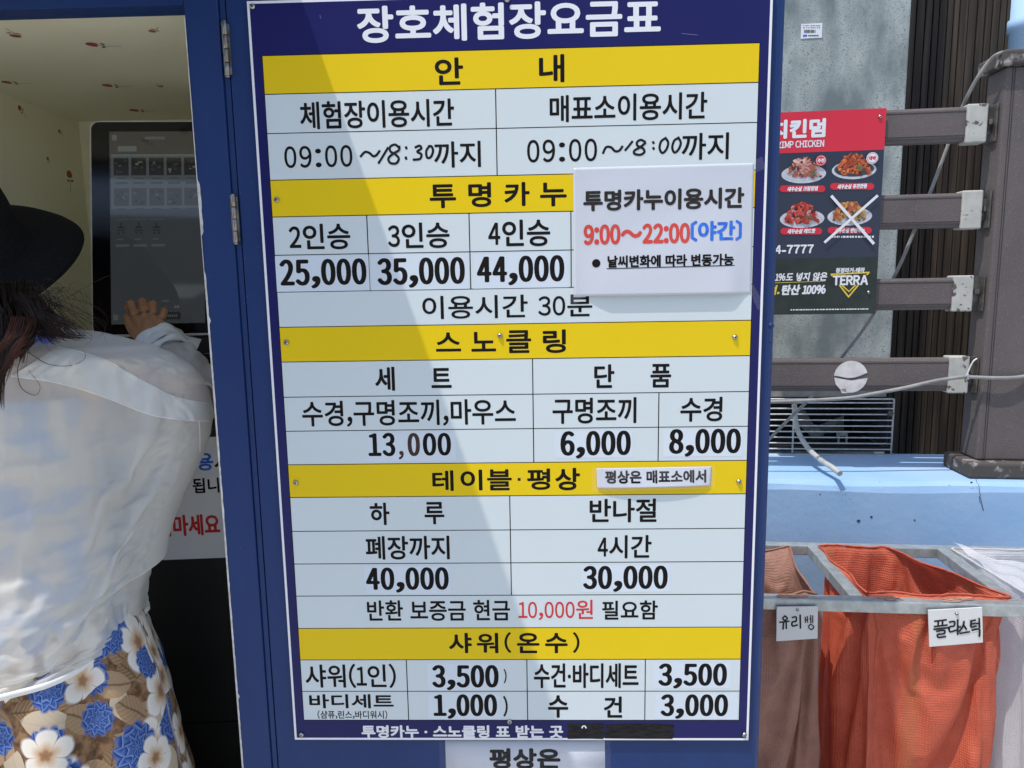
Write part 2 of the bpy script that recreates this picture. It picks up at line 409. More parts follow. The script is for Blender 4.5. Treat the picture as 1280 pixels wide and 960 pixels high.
# the door, swung right open: its inside face carries the price board
xDR = at(961, 440, YF).x; xDR2 = at(967.5, 440, YF).x
b = MB(); zD0, zD1 = 0.32, 2.12
pts = [(xGap, YF), (xDR, YF), (xDR2, YF+0.007), (xDR2, YF+0.04), (xGap, YF+0.04)]
b.prism([(x, y, zD0) for x, y in pts], (0, 0, zD1-zD0))
door = fixn(b.build('door', 'booth_blue', booth, bevel=0.0015))
hz = []
for px, y0, y1 in ((284, 28, 96), (294.5, 244, 304)):
    z0 = at(px, y1, YF).z; z1 = at(px, y0, YF).z; x = at(px, (y0+y1)/2, YF).x
    h = MB(); nk = 4; hh = (z1-z0)/nk
    for k in range(nk): h.lathe((x, YF-0.004, z0+k*hh+0.0006), (0, 0, 1), [(0.0036, 0), (0.0041, 0.001), (0.0041, hh-0.0022), (0.0036, hh-0.0012)], 12)
    h.lathe((x, YF-0.004, z0-0.003), (0, 0, 1), [(0.001, 0), (0.0036, 0.001), (0.0036, 0.003)], 12)
    h.lathe((x, YF-0.004, z1-0.001), (0, 0, 1), [(0.0036, 0), (0.0036, 0.002), (0.001, 0.003)], 12)
    h.box(x-0.0065, x-0.0005, YF-0.0022, YF-0.0002, z0, z1); h.box(x+0.001, x+0.0062, YF-0.0012, YF+0.0002, z0+0.003, z1-0.003)
    h.build('hinge', 'hinge', door)
for px, py, r in ((963, 407, 0.0062), (963.5, 427, 0.003)):
    q = at(px, py, YF+0.004); h = MB(); h.lathe(q, (0.6, -1, 0), [(r, -0.002), (r, 0.002), (r*.7, r*.8), (r*.2, r*1.05)], 14); h.build('bolt', 'booth_blue', door)
b = MB(); b.box(xDR2+0.0005, xDR2+0.004, YF+0.02, YF+0.032, at(967, 432, 0).z, at(967, 412, 0).z); b.build('catch', mat('rusted catch', (0.2, 0.09, 0.03), (0.4, 0.36, 0.3), scale=90, rough=.7), door)

# ================================================================== PRICE BOARD
BX0 = SIGN.hit(337.6, 460)[0]; BX1 = SIGN.hit(952.2, 440)[0]; BZ0 = SIGN.hit(652, 925.5)[1]; BZ1 = SIGN.hit(309, 0.8)[1]
board = thing('price_board', 'large navy price board with yellow header bands, screwed to the open blue door', 'sign', (0, 0.006, BZ0))
b = MB(); b.box(BX0, BX1, 0.0, 0.005, BZ0, BZ1); b.build('panel', 'vinyl_navy', board, bevel=0.0006)
b = MB(); bw = 0.0042
for x0, x1, z0, z1 in ((BX0+.001, BX1-.001, BZ0+.001, BZ0+.001+bw), (BX0+.001, BX1-.001, BZ1-.001-bw, BZ1-.001), (BX0+.001, BX0+.001+bw, BZ0+.001+bw, BZ1-.001-bw), (BX1-.001-bw, BX1-.001, BZ0+.001+bw, BZ1-.001-bw)):
    b.poly([(x0, -.0001, z0), (x1, -.0001, z0), (x1, -.0001, z1), (x0, -.0001, z1)])
b.build('border', 'border_white', board)
Z = [1.8966, 1.8337, 1.769, 1.6907, 1.6281, 1.5619, 1.4971, 1.4345, 1.3718, 1.3074, 1.2442, 1.1811, 1.1186, 1.0531, 0.9891, 0.9253, 0.8602, 0.7959, 0.7308, 0.6707]
HW = 0.42
def rect(b, x0, x1, z0, z1, off, mi=0): b.poly([(x0, -off, z0), (x1, -off, z0), (x1, -off, z1), (x0, -off, z1)], mi)
b = MB(); rect(b, -HW, HW, Z[19], Z[0], 0.0001); b.build('table_field', 'vinyl_white', board)
for i in (0, 3, 7, 11, 16):
    b = MB(); rect(b, -HW, HW, Z[i+1], Z[i], 0.0002); b.build('header_band', 'vinyl_yellow', board)
b = MB(); lw = 0.0009
for i in range(20): rect(b, -HW-.001, HW+.001, Z[i]-lw, Z[i]+lw*.6, 0.00026)
for px, py, i0, i1 in ((620, 142, 1, 3), (459.5, 295, 4, 6), (586.9, 295, 4, 6), (713.7, 290, 4, 6), (665.9, 470, 8, 11), (823.4, 510, 9, 11), (637.5, 642, 12, 15), (508.7, 845, 17, 19), (658.8, 845, 17, 19), (806.5, 845, 17, 19)):
    x = SIGN.hit(px, py)[0]; rect(b, x-lw, x+lw, Z[i1], Z[i0], 0.00028)
for x in (-HW, HW): rect(b, x-lw*.6, x+lw*.6, Z[19], Z[0], 0.0003)
b.build('grid_lines', 'ink', board)
T = [  # (words, left, right, top, bottom, ink, weight)
 ('장호체험장요금표', 446, 826, 2.5, 49.5, 'ink_white', .030),
 ('안', 543.5, 579, 72, 106.3, 'ink', .028), ('내', 673.7, 705.5, 68, 103.2, 'ink', .028),
 ('체험장이용시간', 374.8, 567.7, 125, 160, 'ink', .020), ('매표소이용시간', 687, 884, 117, 151, 'ink', .020),
 ('09:00', 355.4, 440.6, 182, 209.5, 'ink', .016), ('09:00', 658.8, 746.3, 174, 202.5, 'ink', .016),
 ('까지', 542.4, 601, 176.6, 209.5, 'ink', .016), ('까지', 852, 911, 166, 199.7, 'ink', .016),
 ('투', 537, 570, 230.4, 260.2, 'ink', .030), ('명', 585.4, 614, 228, 259, 'ink', .030), ('카', 630.4, 662, 227.6, 257.7, 'ink', .030), ('누', 675, 708.3, 228, 258, 'ink', .030),
 ('2인승', 361.3, 438, 279.6, 312.2, 'ink', .022), ('3인승', 484.8, 562, 278.2, 310.6, 'ink', .022), ('4인승', 610.2, 687.8, 274.5, 308.3, 'ink', .022),
 ('이용시간 30분', 527.8, 740.4, 368.5, 397.5, 'ink', .016),
 ('스', 544.7, 576.2, 415.5, 439.4, 'ink', .030), ('노', 589, 620, 414.7, 439.4, 'ink', .030), ('클', 632.7, 664, 412.7, 441.3, 'ink', .026), ('링', 678.5, 707.5, 411.8, 441.3, 'ink', .028),
 ('세', 468.7, 493.5, 458.5, 488.6, 'ink', .026), ('트', 539, 564.4, 460, 485, 'ink', .030), ('단', 742.7, 768, 455.4, 485, 'ink', .026), ('품', 813, 839, 454.8, 484.4, 'ink', .024),
 ('수경,구명조끼,마우스', 377.6, 644.8, 499.8, 532.7, 'ink', .018), ('구명조끼', 690.6, 795.5, 497, 529.4, 'ink', .020), ('수경', 850.4, 903, 496.2, 527, 'ink', .022),
 ('테', 540.4, 567, 587.9, 613.7, 'ink', .028), ('이', 575.6, 603, 587, 613, 'ink', .030), ('블', 608.8, 639.7, 586.5, 612.9, 'ink', .026), ('평', 658.8, 687.8, 585.6, 612.3, 'ink', .028), ('상', 694, 725, 584.8, 612.9, 'ink', .030),
 ('하', 462.5, 487, 628.3, 656.4, 'ink', .024), ('루', 530.6, 555.4, 627.4, 655.4, 'ink', .022), ('반나절', 737, 820.8, 623.3, 652.9, 'ink', .022),
 ('폐장까지', 457, 562, 669.9, 699.4, 'ink', .020), ('4시간', 746.9, 814.4, 668.9, 697.9, 'ink', .020),
 ('반환 보증금 현금', 458.9, 637.5, 750, 776, 'ink', .018), ('10,000원', 647.9, 741.2, 749.9, 775, 'ink_red', .012), ('필요함', 752.5, 822.2, 750.5, 774.4, 'ink', .020),
 ('샤', 561, 589.7, 791, 816.4, 'ink', .030), ('워', 595.9, 622.9, 791, 816.4, 'ink', .026), ('(', 630.5, 639, 790, 816, 'ink', .02), ('온', 646.2, 674.3, 791, 816.4, 'ink', .028), ('수', 681.3, 709.5, 791, 816.4, 'ink', .030), (')', 716, 724.4, 790, 816, 'ink', .02),
 ('샤워(1인)', 381.6, 494.9, 829.6, 860, 'ink', .016), ('수건·바디세트', 667.3, 798.3, 829, 860, 'ink', .020),
 (')', 629.6, 633.3, 836, 854, 'ink', .02), (')', 629, 634.7, 869.8, 895.7, 'ink', .02),
 ('바디세트', 386.6, 492, 867.6, 885.3, 'ink', .030), ('(샴퓨,린스,바디워시)', 397, 484.2, 888, 898.5, 'ink', .014),
 ('수', 685, 710.3, 869, 897, 'ink', .026), ('건', 754.7, 777.8, 870.4, 897, 'ink', .026),
 ('투명카누 · 스노클링 표 받는 곳', 451.9, 704, 906.4, 922.4, 'ink_white', .040)]
for s_, xl, xr, yt, yb, mk, bo in T: text(board, s_, SIGN, xl, xr, yt, yb, mk, bold=bo, off=.00034, mono=(s_ == '09:00'))
b = MB(); disc(b, SIGN, 648.9, 599.2, 2.6, .00034, n=4, rot=math.pi/4); b.build('lettering', 'ink', board)
# price patches stuck over the old prices
STK = [('25,000', 349.8, 458.3, 323.5, 360.6, (345, 319.5, 461.5, 364)), ('35,000', 471.5, 581.2, 321.8, 359.8, (464, 317.6, 586.5, 362)), ('44,000', 596.1, 705.5, 319.5, 356.6, (591, 315.5, 711, 360)),
       ('13,000', 460.3, 563.8, 541, 574.4, (459, 540, 570, 577)), ('6,000', 700.5, 788.5, 538.4, 573, (692.6, 537.8, 791.8, 572.5)), ('8,000', 836.3, 926, 535.8, 570.7, (829, 535.8, 929, 570.6)),
       ('40,000', 457.5, 561, 709, 740.8, (455, 707, 564, 742.3)), ('30,000', 728.6, 834.6, 706.9, 739.8, (725.7, 705.5, 838.3, 739.8)),
       ('3,500', 540, 623.4, 831, 862.8, (534, 828, 627.5, 863)), ('3,500', 822.8, 908.6, 829, 860.6, (816.3, 827.7, 914.2, 860.6)),
       ('1,000', 541.8, 621.4, 867.6, 898.5, (535, 866, 626, 898.6)), ('3,000', 825.6, 910, 867.6, 898.5, (818.6, 866, 922, 899.2))]
for s_, xl, xr, yt, yb, pq in STK:
    b = MB(); u0, u1, v0, v1 = pquad(b, SIGN, *pq, 0.00034)
    for q in list(b.v): q.y += 0.0
    st = b.build('price_sticker', 'sticker', board)
    yb2 = yb
    if s_ == '13,000':
        text(st, '13', SIGN, 460.3, 494, 541, 570.4, 'ink', bold=.024, boldx=.050, mono=True, off=.00045)
        text(st, ',', SIGN, 498.3, 504.8, 563.5, 574.4, 'ink_brown', bold=.05, off=.00042)
        text(st, '0', SIGN, 509.5, 525, 541, 570.2, 'ink_brown', bold=.024, boldx=.050, mono=True, off=.00042)
        text(st, '00', SIGN, 528.5, 563.8, 541, 569.6, 'ink', bold=.024, boldx=.050, mono=True, off=.00042)
    else: text(st, s_, SIGN, xl, xr, yt, yb, 'ink', bold=.024, boldx=.050, off=.00042, mono=True)
# hand corrected hours
b = MB()
z4 = lambda pts, ox=300, oy=0, s=3.5556: [(ox+x/s, oy+y/s) for x, y in pts]
H1 = [[(537, 695), (555, 676), (575, 680), (592, 694), (606, 690), (620, 672)], [(657, 658), (638, 690), (617, 724)],
      [(706, 656), (690, 643), (668, 652), (668, 672), (690, 686), (706, 705), (694, 726), (668, 724), (660, 704), (680, 684), (706, 668), (708, 652)],
      [(738, 655), (740, 660)], [(737, 700), (739, 706)], [(780, 655), (798, 648), (806, 660), (788, 674), (806, 686), (800, 706), (772, 710)],
      [(840, 652), (828, 672), (832, 700), (848, 698), (858, 672), (852, 652), (840, 650)]]
H2 = [[(405, 680), (418, 655), (440, 655), (458, 672), (476, 670), (490, 652)], [(534, 630), (520, 648), (504, 667)],
      [(590, 630), (572, 622), (556, 632), (558, 648), (582, 660), (588, 676), (570, 688), (545, 684), (544, 670), (570, 654), (592, 636)],
      [(627, 632), (629, 636)], [(628, 658), (630, 662)], [(682, 614), (662, 630), (656, 660), (668, 680), (686, 664), (694, 634), (682, 614)],
      [(742, 614), (722, 624), (712, 655), (722, 678), (740, 664), (750, 634), (738, 612)]]
for h in H1: stroke(b, SIGN, z4(h), 3.0, .00034)
b.build('handwritten_lettering', 'marker', board); b = MB()
for h in H2: stroke(b, SIGN, z4(h, 640), 3.0, .00034)
b.build('handwritten_lettering', 'marker', board)
# words blacked out with a marker at the bottom edge
for x0, y0, x1, y1, seed in ((710.5, 904.5, 753.5, 923, 1), (757, 906, 841, 922.5, 2)):
    b = MB(); rr = random.Random(seed); o = .00034
    n = 7
    for k in range(n):
        y = y0+1.2+(y1-y0-2.4)*k/(n-1); 
        stroke(b, SIGN, [(x0+rr.uniform(0, 2), y+rr.uniform(-.5, .5)), ((x0+x1)/2, y+rr.uniform(-1, 1)), (x1-rr.uniform(0, 2), y+rr.uniform(-.5, .5))], 4.2, o+k*2.5e-5)
    b.build('blackout', 'marker', board)
b = MB(); stroke(b, SIGN, [(727.5, 909.5), (728.5, 907.5), (731, 907.3), (732.5, 909.5)], 1.6, .0008); b.build('lettering', 'ink_white', board)
def screw(parent, pl, px, py, r=0.0048, proud=0.0035):
    u, v = pl.hit(px, py); h = MB()
    h.lathe(pl.pt(u, v, 0.0008), pl.N, [(r, 0), (r, 0.0008), (r*.86, proud*.6), (r*.5, proud*.95), (r*.45, proud)], 16)
    o = pl.pt(u, v, proud+0.0011)
    for a in (0.4, 0.4+math.pi/2):
        c = (pl.U*math.cos(a)+pl.V*math.sin(a)); n = (pl.V*math.cos(a)-pl.U*math.sin(a)); L = r*.40; q = r*.11
        if a > 1: o = o+pl.N*3e-5
        h.poly([o+c*L+n*q, o-c*L+n*q, o-c*L-n*q, o+c*L-n*q], 1)
    return fixn(h.build('screw', ['steel', 'black_hole'], parent))
for px, py in ((316, 8.5), (634, 0), (346, 250), (358, 428), (625, 419.5), (918.5, 421.5), (370, 603), (923.5, 602), (377, 918), (930.5, 918), (637, 902)): screw(board, SIGN, px, py)
M['scratch'] = mat('pale scratches', (.14, .13, .28), rough=.6)
for (x0, y0, x1, y1) in ((852, 42, 872, 44), (400, 19, 401, 23)):
    b = MB(); stroke(b, SIGN, [(x0, y0), (x1, y1)], .7, .0005, sm=False); b.build('scratch', 'scratch', board)

# ------------------------------------------------------------------ notices taped over the board
def sheet(name, pl, c4, mats, parent, bow, nx=72, ny=48, off=0.0006):
    """a sheet of paper between four measured corners (TL, TR, BR, BL); bow(s, t) is how far it stands off"""
    P4 = [Vector(pl.hit(*p)+(0,)) for p in c4]; b = MB(); G = []
    for j in range(ny+1):
        row = []
        for i in range(nx+1):
            s_, t_ = i/nx, j/ny
            p = (P4[0]*(1-s_)+P4[1]*s_)*(1-t_)+(P4[3]*(1-s_)+P4[2]*s_)*t_
            row.append(b.P(pl.pt(p.x, p.y, off+bow(s_, t_))))
        G.append(row)
    for j in range(ny):
        for i in range(nx): b.face((G[j+1][i], G[j+1][i+1], G[j][i+1], G[j][i]), 0, True)
    return b.build(name, mats, parent, solid=0 if mats in ('tape', 'film_clear') else 0.00016)
def drape(o, target_bow, pl, c4, off):
    """let flat lettering follow the bowed sheet"""
    P4 = [Vector(pl.hit(*p)+(0,)) for p in c4]; W = o
    Mi = Matrix.Identity(4); p = o
    while p is not None: Mi = p.matrix_basis @ Mi; p = p.parent
    inv = Mi.inverted(); N3 = inv.to_3x3() @ pl.N
    for v in o.data.vertices:
        q = Mi @ v.co-pl.o; u, vv = q.dot(pl.U), q.dot(pl.V)
        s_ = (u-P4[0].x)/(P4[1].x-P4[0].x); t_ = (P4[0].y-vv)/(P4[0].y-P4[3].y)
        v.co = v.co+N3*target_bow(min(1, max(0, s_)), min(1, max(0, t_)))
C1 = [(716.5, 209.8), (942.5, 203.5), (938.7, 367), (717.5, 370.5)]
def bow1(s, t): s = min(1, max(0, s)); e = min(1, s*5)*min(1, (1-s)*7); e = e*e*(3-2*e); return 0.0072*(max(0, t-.05)/.95)**1.3*e+0.0012*math.sin(7*t+4*s)*math.sin(math.pi*s)*math.sin(math.pi*t)
note = thing('hours_notice', 'white paper notice with red opening hours taped over the price board', 'notice', SIGN.px(828, 370, 0.002))
sheet('paper', SIGN, C1, 'paper', note, bow1)
for s_, xl, xr, yt, yb, mk, bo in (('투명카누이용시간', 729, 930, 236, 262.5, 'print_grey', .040), ('9:00~22:00', 729.4, 862, 279.8, 305.3, 'print_red', .045), ('〔야간〕', 862.7, 926.8, 275.4, 301.8, 'print_blue', .040), ('날씨변화에 따라 변동가능', 759, 916.4, 318.3, 333.6, 'ink', .040)):
    o = text(note, s_, SIGN, xl, xr, yt, yb, mk, bold=bo, off=.0011); drape(o, bow1, SIGN, C1, 0)
b = MB(); disc(b, SIGN, 745, 329.2, 5.2, .0011); o = b.build('bullet', 'ink', note); drape(o, bow1, SIGN, C1, 0)
b = MB(); 
for i in range(30): x = 758+i*159/30; b.poly([SIGN.px(x, 336.5-(x-758)*.026, .0011), SIGN.px(x+5.4, 336.4-(x-758)*.026, .0011), SIGN.px(x+5.4, 335.3-(x-758)*.026, .0011), SIGN.px(x, 335.4-(x-758)*.026, .0011)])
o = b.build('underline', 'print_grey', note); drape(o, bow1, SIGN, C1, 0)
for c4 in ([(706, 214), (722, 203), (732, 216), (718, 228)], [(928, 207), (952, 196), (957, 210), (936, 220)], [(934, 356), (941, 355), (955, 380), (947, 388)], [(708, 362), (722, 355), (733, 368), (716, 384)]):
    sheet('tape', SIGN, c4, 'tape', note, lambda s, t: 0.0003, 2, 2, off=.0014)
C2 = [(745.5, 585.2), (889, 582.8), (888, 606.3), (746.3, 609.8)]
def bow2(s, t): return 0.0006+0.0062*t*math.sin(math.pi*min(1, max(0, s)))**.5
lab = thing('booking_strip', 'narrow white paper strip in clear tape across the lowest but one yellow band', 'notice', SIGN.px(817, 610, .002))
sheet('paper', SIGN, C2, 'paper', lab, bow2, 72, 16)
o = text(lab, '평상은 매표소에서', SIGN, 756, 882.4, 587.3, 603.2, 'ink', bold=.040, off=.0011); drape(o, bow2, SIGN, C2, 0)
C2b = [(740, 584), (894, 581.3), (893.5, 609.5), (740.5, 613.2)]
sheet('tape', SIGN, C2b, 'tape', lab, lambda s, t: bow2(s, t)-.0002, 72, 16, off=.0014)
DOORP = front(YF)
low = thing('lower_notice', 'white laminated notice in clear film taped to the blue door under the price board', 'notice', DOORP.px(655, 960, .002))
C3 = [(556.5, 924), (756, 924), (757, 1040), (560, 1040)]
sheet('paper', DOORP, C3, 'paper', low, lambda s, t: .0, 4, 4, off=.0006)
text(low, '평상은', DOORP, 611.6, 700.5, 934.8, 961, 'ink', bold=.045, off=.0011)
sheet('film', DOORP, [(548.5, 927), (763, 926), (764, 1045), (552, 1045)], 'film_clear', low, lambda s, t: 0, 2, 2, off=.0014)

# ================================================================== YARD BEHIND (turned frame: x' along the fence, D away from the camera)
M['wall_blue'] = mat('light blue painted render', (0.27, 0.46, 0.70), (0.37, 0.53, 0.74), rough=0.75, scale=3.5, lo=.3, hi=.7, bump=0.5, bscale=45, speck=(0.10, 0.13, 0.2), speck_scale=110, speck_amt=0.735)
M['concrete_panel'] = mat('weathered grey concrete', (0.44, 0.475, 0.455), (0.17, 0.205, 0.205), rough=0.85, scale=8, lo=.34, hi=.64, stretch=(1, 1, .5), bump=0.45, bscale=60, speck=(0.18, 0.205, 0.20), speck_scale=190, speck_amt=0.585)
M['timber'] = mat('dark stained timber', (0.024, 0.017, 0.012), (0.105, 0.078, 0.052), rough=0.75, scale=45, lo=.45, hi=.8, stretch=(1, 1, .035), bump=0.5, bscale=60, bstretch=(1, 1, .05))
M['rail'] = mat('brown composite', (0.128, 0.106, 0.101), (0.108, 0.092, 0.090), rough=0.8, scale=6, bump=0.5, bscale=180, speck=(0.155, 0.145, 0.148), speck_scale=260, speck_amt=0.60)
M['endcap'] = mat('flaking cream paint', (0.50, 0.50, 0.46), (0.42, 0.42, 0.385), rough=0.8, scale=26, bump=0.5, bscale=60, speck=(0.11, 0.095, 0.085), speck_scale=42, speck_amt=0.60)
M['cap'] = mat('weathered cap', (0.36, 0.345, 0.33), (0.075, 0.064, 0.058), rough=0.85, scale=30, lo=.33, hi=.46, bump=0.3, bscale=90)
M['bracket'] = mat('dull bracket steel', (0.20, 0.20, 0.19), (0.10, 0.085, 0.07), rough=0.55, scale=40, metal=.6)
M['galv'] = mat('galvanised steel', (0.50, 0.53, 0.52), (0.36, 0.39, 0.39), rough=0.42, scale=40, metal=0.55, bump=0.1, bscale=120, rvar=0.2)
M['wire_white'] = mat('white coated wire', (0.72, 0.73, 0.72), (0.55, 0.55, 0.54), rough=0.5, scale=60)
M['recess_dark'] = mat('dark recess', (0.02, 0.021, 0.023), (0.035, 0.035, 0.037), rough=0.6, scale=20)  # near-black tone, also paints the shade inside the unit and timber gap
M['ac_white'] = mat('unit casing', (0.55, 0.55, 0.52), (0.45, 0.45, 0.42), rough=0.55, scale=8)
M['cable_grey'] = mat('grey cable', (0.30, 0.30, 0.29), (0.22, 0.22, 0.21), rough=0.6, scale=30)
M['hose'] = mat('clear drain hose', (0.50, 0.52, 0.50), (0.36, 0.38, 0.37), rough=0.35, scale=50)

DW, DT, DB = 2.15, 2.42, 4.6
zW = fr(1100, 603, DW)[1]
X0, X1 = 0.45, 4.2
par = thing('parapet_wall', 'low light blue painted wall below the brown fence rails', 'wall', FRM @ Vector((1.4, DW, 0)))
b = MB(FRM); xs_ = [X0+(X1-X0)*i/40 for i in range(41)]
prof = lambda i: [(DW, 0), (DW, zW-.030+.004*math.sin(i*.9)), (DW+.006, zW-.012+.003*math.sin(i*.9+1)), (DW+.022, zW+.001*math.sin(i)), (DT, zW), (DT+.10, zW), (DT+.10, 0)]
rings = [[b.P((x, d_, z_)) for d_, z_ in prof(i)] for i, x in enumerate(xs_)]
b.skin(rings, 0, False); b.face(rings[0][::-1]); b.face(rings[-1])
fixn(b.build('render_coat', 'wall_blue', par))
# hairline cracks
b = MB(FRM)
def crack(pts, D, w_=0.0016):
    q = [fr(x, y, D) for x, y in pts]
    rr = random.Random(len(pts)); q = [Vector((a, c_, 0)) for a, c_ in q]; q = spline(q, 5)
    q = [p+Vector((rr.uniform(-1, 1), rr.uniform(-1, 1), 0))*.002 for p in q]
    for i in range(len(q)-1): b.poly([(q[i].x-w_/2, D-.0012, q[i].y), (q[i].x+w_/2, D-.0012, q[i].y), (q[i+1].x+w_/2, D-.0012, q[i+1].y+.0004), (q[i+1].x-w_/2, D-.0012, q[i+1].y+.0004)])
crack([(1224, 620), (1226, 630), (1229, 637)], DW); crack([(1220, 598), (1224, 612), (1225, 622), (1229, 638)], DW)
for px, py, r_ in ((1073, 651, 2.2), (1089, 646, 1.6), (1143, 650, 1.2), (1214, 603, 1.5), (1025, 618, 1)):
    u, v = fr(px, py, DW); q = r_*2.2/870
    b.poly([(u+q*math.cos(a), DW-.0014, v+q*math.sin(a)*.8) for a in [2*math.pi*k/10 for k in range(10)]])
b.build('cracks', mat('crack shade', (0.05, 0.06, 0.09), rough=.9), par)
b = MB(FRM); rr = random.Random(9)
for k in range(42):
    u, v = fr(rr.gauss(1052, 14), rr.gauss(620, 9), DW); q = rr.uniform(.0004, .0011)
    b.poly([(u+q*math.cos(a), DW-.0016-k*1e-6, v+q*math.sin(a)) for a in [2*math.pi*j/6 for j in range(6)]])
b.build('mould_specks', mat('mould', (0.07, 0.08, 0.1), rough=.9), par)

# deck fence
DF = 2.26
fence = thing('deck_fence', 'brown composite fence of four rails fixed to a square post on the blue wall', 'fence', FRM @ Vector((1.5, DF, zW)))
xp0 = fr(1239, 330, DF-.03)[0]; pw = 0.145; pdp = .095
zcap = fr(1240, 84, DF-.03)[1]
b = MB(FRM); b.box(xp0, xp0+pw, DF-.03, DF-.03+pdp, zW+.052, zcap)
b.build('post', 'rail', fence, bevel=0.006)
b = MB(FRM)
for x in (xp0+.018, xp0+.024): b.box(x, x+.0012, DF-.0312, DF-.0295, zW+.055, zcap-.002)
b.build('post_groove', 'recess_dark', fence)
b = MB(FRM); q = .034
b.prism([(xp0-q, DF-.03-q, zW+.001), (xp0+pw+q, DF-.03-q, zW+.001), (xp0+pw+q, DF-.03+pdp+q, zW+.001), (xp0-q, DF-.03+pdp+q, zW+.001)], (0, 0, .05))
b.build('post_base', 'cap', fence, bevel=0.008)
b = MB(FRM); q = .02
z0 = zcap+.001
r0 = [(-q, -q), (pw+q, -q), (pw+q, pdp+q), (-q, pdp+q)]
rg = []
for s_, z_ in ((1, 0), (1.0, .034), (.985, .040), (.5, .050)):
    rg.append([b.P((xp0+pw/2+(x-pw/2)*s_, DF-.03+pdp/2+(y-pdp/2)*s_, z0+z_)) for x, y in r0])
b.skin(rg, 0, False); b.face(rg[0][::-1]); b.face(rg[-1]); b.build('post_cap', 'cap', fence, bevel=0.005)
xr0 = X0
rails = []
for (ya, yb_, xe_, yt_) in ((155, 176.5, 1208, 133), (262, 284, 1202, 241), (366, 387, 1191, 347), (468, 489, 1186, 448)):
    x1_, zt = fr(xe_, yt_, DF); _, zb = fr(xe_, yb_, DF)
    if rails == []: Hh = zt-zb
    x1_ = fr(xe_, ya, DF)[0]
    b = MB(FRM); th = .035
    b.prism([(xr0, DF, zb+.012), (xr0, DF+.004, zb+.009), (xr0, DF+.004, zb), (xr0, DF+th, zb), (xr0, DF+th, zt), (xr0, DF+.004, zt), (xr0, DF, zt-.008)], (x1_-xr0, 0, 0))
    ra = fixn(b.build('rail', 'rail', fence, bevel=0.0015)); rails.append((zb, zt, x1_))
    b = MB(FRM); b.box(xr0, x1_, DF-.0008, DF+.001, zb+.0165, zb+.018); b.box(xr0, x1_, DF-.0008, DF+.001, zt-.0145, zt-.0130); b.build('groove', 'recess_dark', ra)
    b = MB(FRM); w_ = .056
    b.box(x1_-.002, x1_+w_, DF-.006, DF+th+.006, zb-.006, zt+.006)
    e = b.build('end_cap', 'endcap', ra, bevel=0.004)
    b = MB(FRM); b.box(x1_+w_+.001, xp0-.001, DF+.008, DF+.012, zb+.02, zt-.02); b.box(xp0-.008, xp0-.003, DF-.014, DF+.05, zb-.004, zt+.004); b.box(x1_+w_+.006, xp0-.010, DF-.002, DF+.020, zb+.045, zb+.060)
    b.build('bracket', 'bracket', fence, bevel=.001)
# flaked round sticker left on the lowest rail
stk = MB(FRM); u, v = fr(1063.5, 471, DF-.002); rr = random.Random(4)
r_ = .0505; up_ = [(-r_, .004), (-.030, .0005), (-.010, -.004), (.012, -.002), (.030, .004), (.0425, .010)]
up_ += [(r_*math.cos(a), r_*math.sin(a)) for a in [.25+(math.pi-.35)*k/16 for k in range(17)]]
stk.poly([(u+x, DF-.0016, v+z) for x, z in up_])
lo_ = [(-r_*.98, -.002), (-.020, -.008), (.004, -.012), (.024, -.008), (r_*.99, -.004)]
lo_ += [(r_*math.cos(a), r_*math.sin(a)) for a in [-.15-(math.pi-1.15)*k/8 for k in range(9)]]
lo_ += [(-.012, -.036), (-.010, -.052), (-.024, -.052), (-.030, -.040), (-.044, -.024)]
stk.poly([(u+x, DF-.0016, v+z) for x, z in lo_])
o = stk.build('round_sticker', mat('torn white sticker', (.72, .71, .70), (.60, .58, .56), rough=.6, scale=40), None, solid=.0004)
tag(fixn(o), 'torn round white sticker on the lowest brown fence rail', 'sticker')

# concrete wall with barcode sticker, timber wall, shadowed gap
DP = 2.86
xc1 = fr(1134, 100, DP)[0]; zc0 = 0
b = MB(FRM); b.box(0.2, xc1, DP, DP+.12, 0.0, 3.4); o = b.build('concrete_wall', 'concrete_panel', None, bevel=.006)
tag(o, 'tall mottled grey concrete wall panel behind the brown fence rails', 'wall')
PP = frp(DP)
bs = thing('barcode_sticker', 'small white printed sticker high on the grey concrete wall', 'sticker', PP.px(1014, 47, .002))
b = MB(); pquad(b, PP, 1001, 29.5, 1027.5, 48, .0018); b.build('paper', 'ink_white', bs, solid=.0004)
b = MB(); rr = random.Random(5); x = 1005
while x < 1019:
    wd = rr.choice((.35, .5, .8)); pquad(b, PP, x, 37.5, x+wd, 41.5, .0026); x += wd+rr.choice((.35, .6))
for y_ in (32, 34.6):
    x = 1003.5
    while x < 1024:
        wd = rr.uniform(.6, 2.4); pquad(b, PP, x, y_, x+wd, y_+.8, .0026); x += wd+rr.uniform(.5, 2)
x = 1010
while x < 1023: wd = rr.uniform(.8, 2); pquad(b, PP, x, 44, x+wd, 45.6, .0026); x += wd+.5
b.build('barcode', 'ink', bs)
b = MB(); pquad(b, PP, 1003.5, 43.6, 1008.5, 46.2, .0026); b.build('printed_mark', 'print_blue', bs)
DTM = 3.05
xt1 = fr(1268, 200, DTM)[0]
tw = thing('timber_wall', 'dark brown vertical timber board wall behind the fence post', 'wall', FRM @ Vector((1.8, DTM, 0)))
b = MB(FRM); rr = random.Random(11); x = xc1+.075
while x < xt1:
    wd = rr.uniform(.022, .034); b.box(x, min(x+wd-.004, xt1), DTM+rr.uniform(0, .004), DTM+.03, 0, 3.4); x += wd
b.build('boards', 'timber', tw, bevel=.002)
b = MB(FRM); b.box(xc1-.3, xt1, DTM+.031, DTM+.06, 0, 3.4); b.build('gap_shade', 'recess_dark', tw)  # near-black sheet: the shade of the gap put into its colour
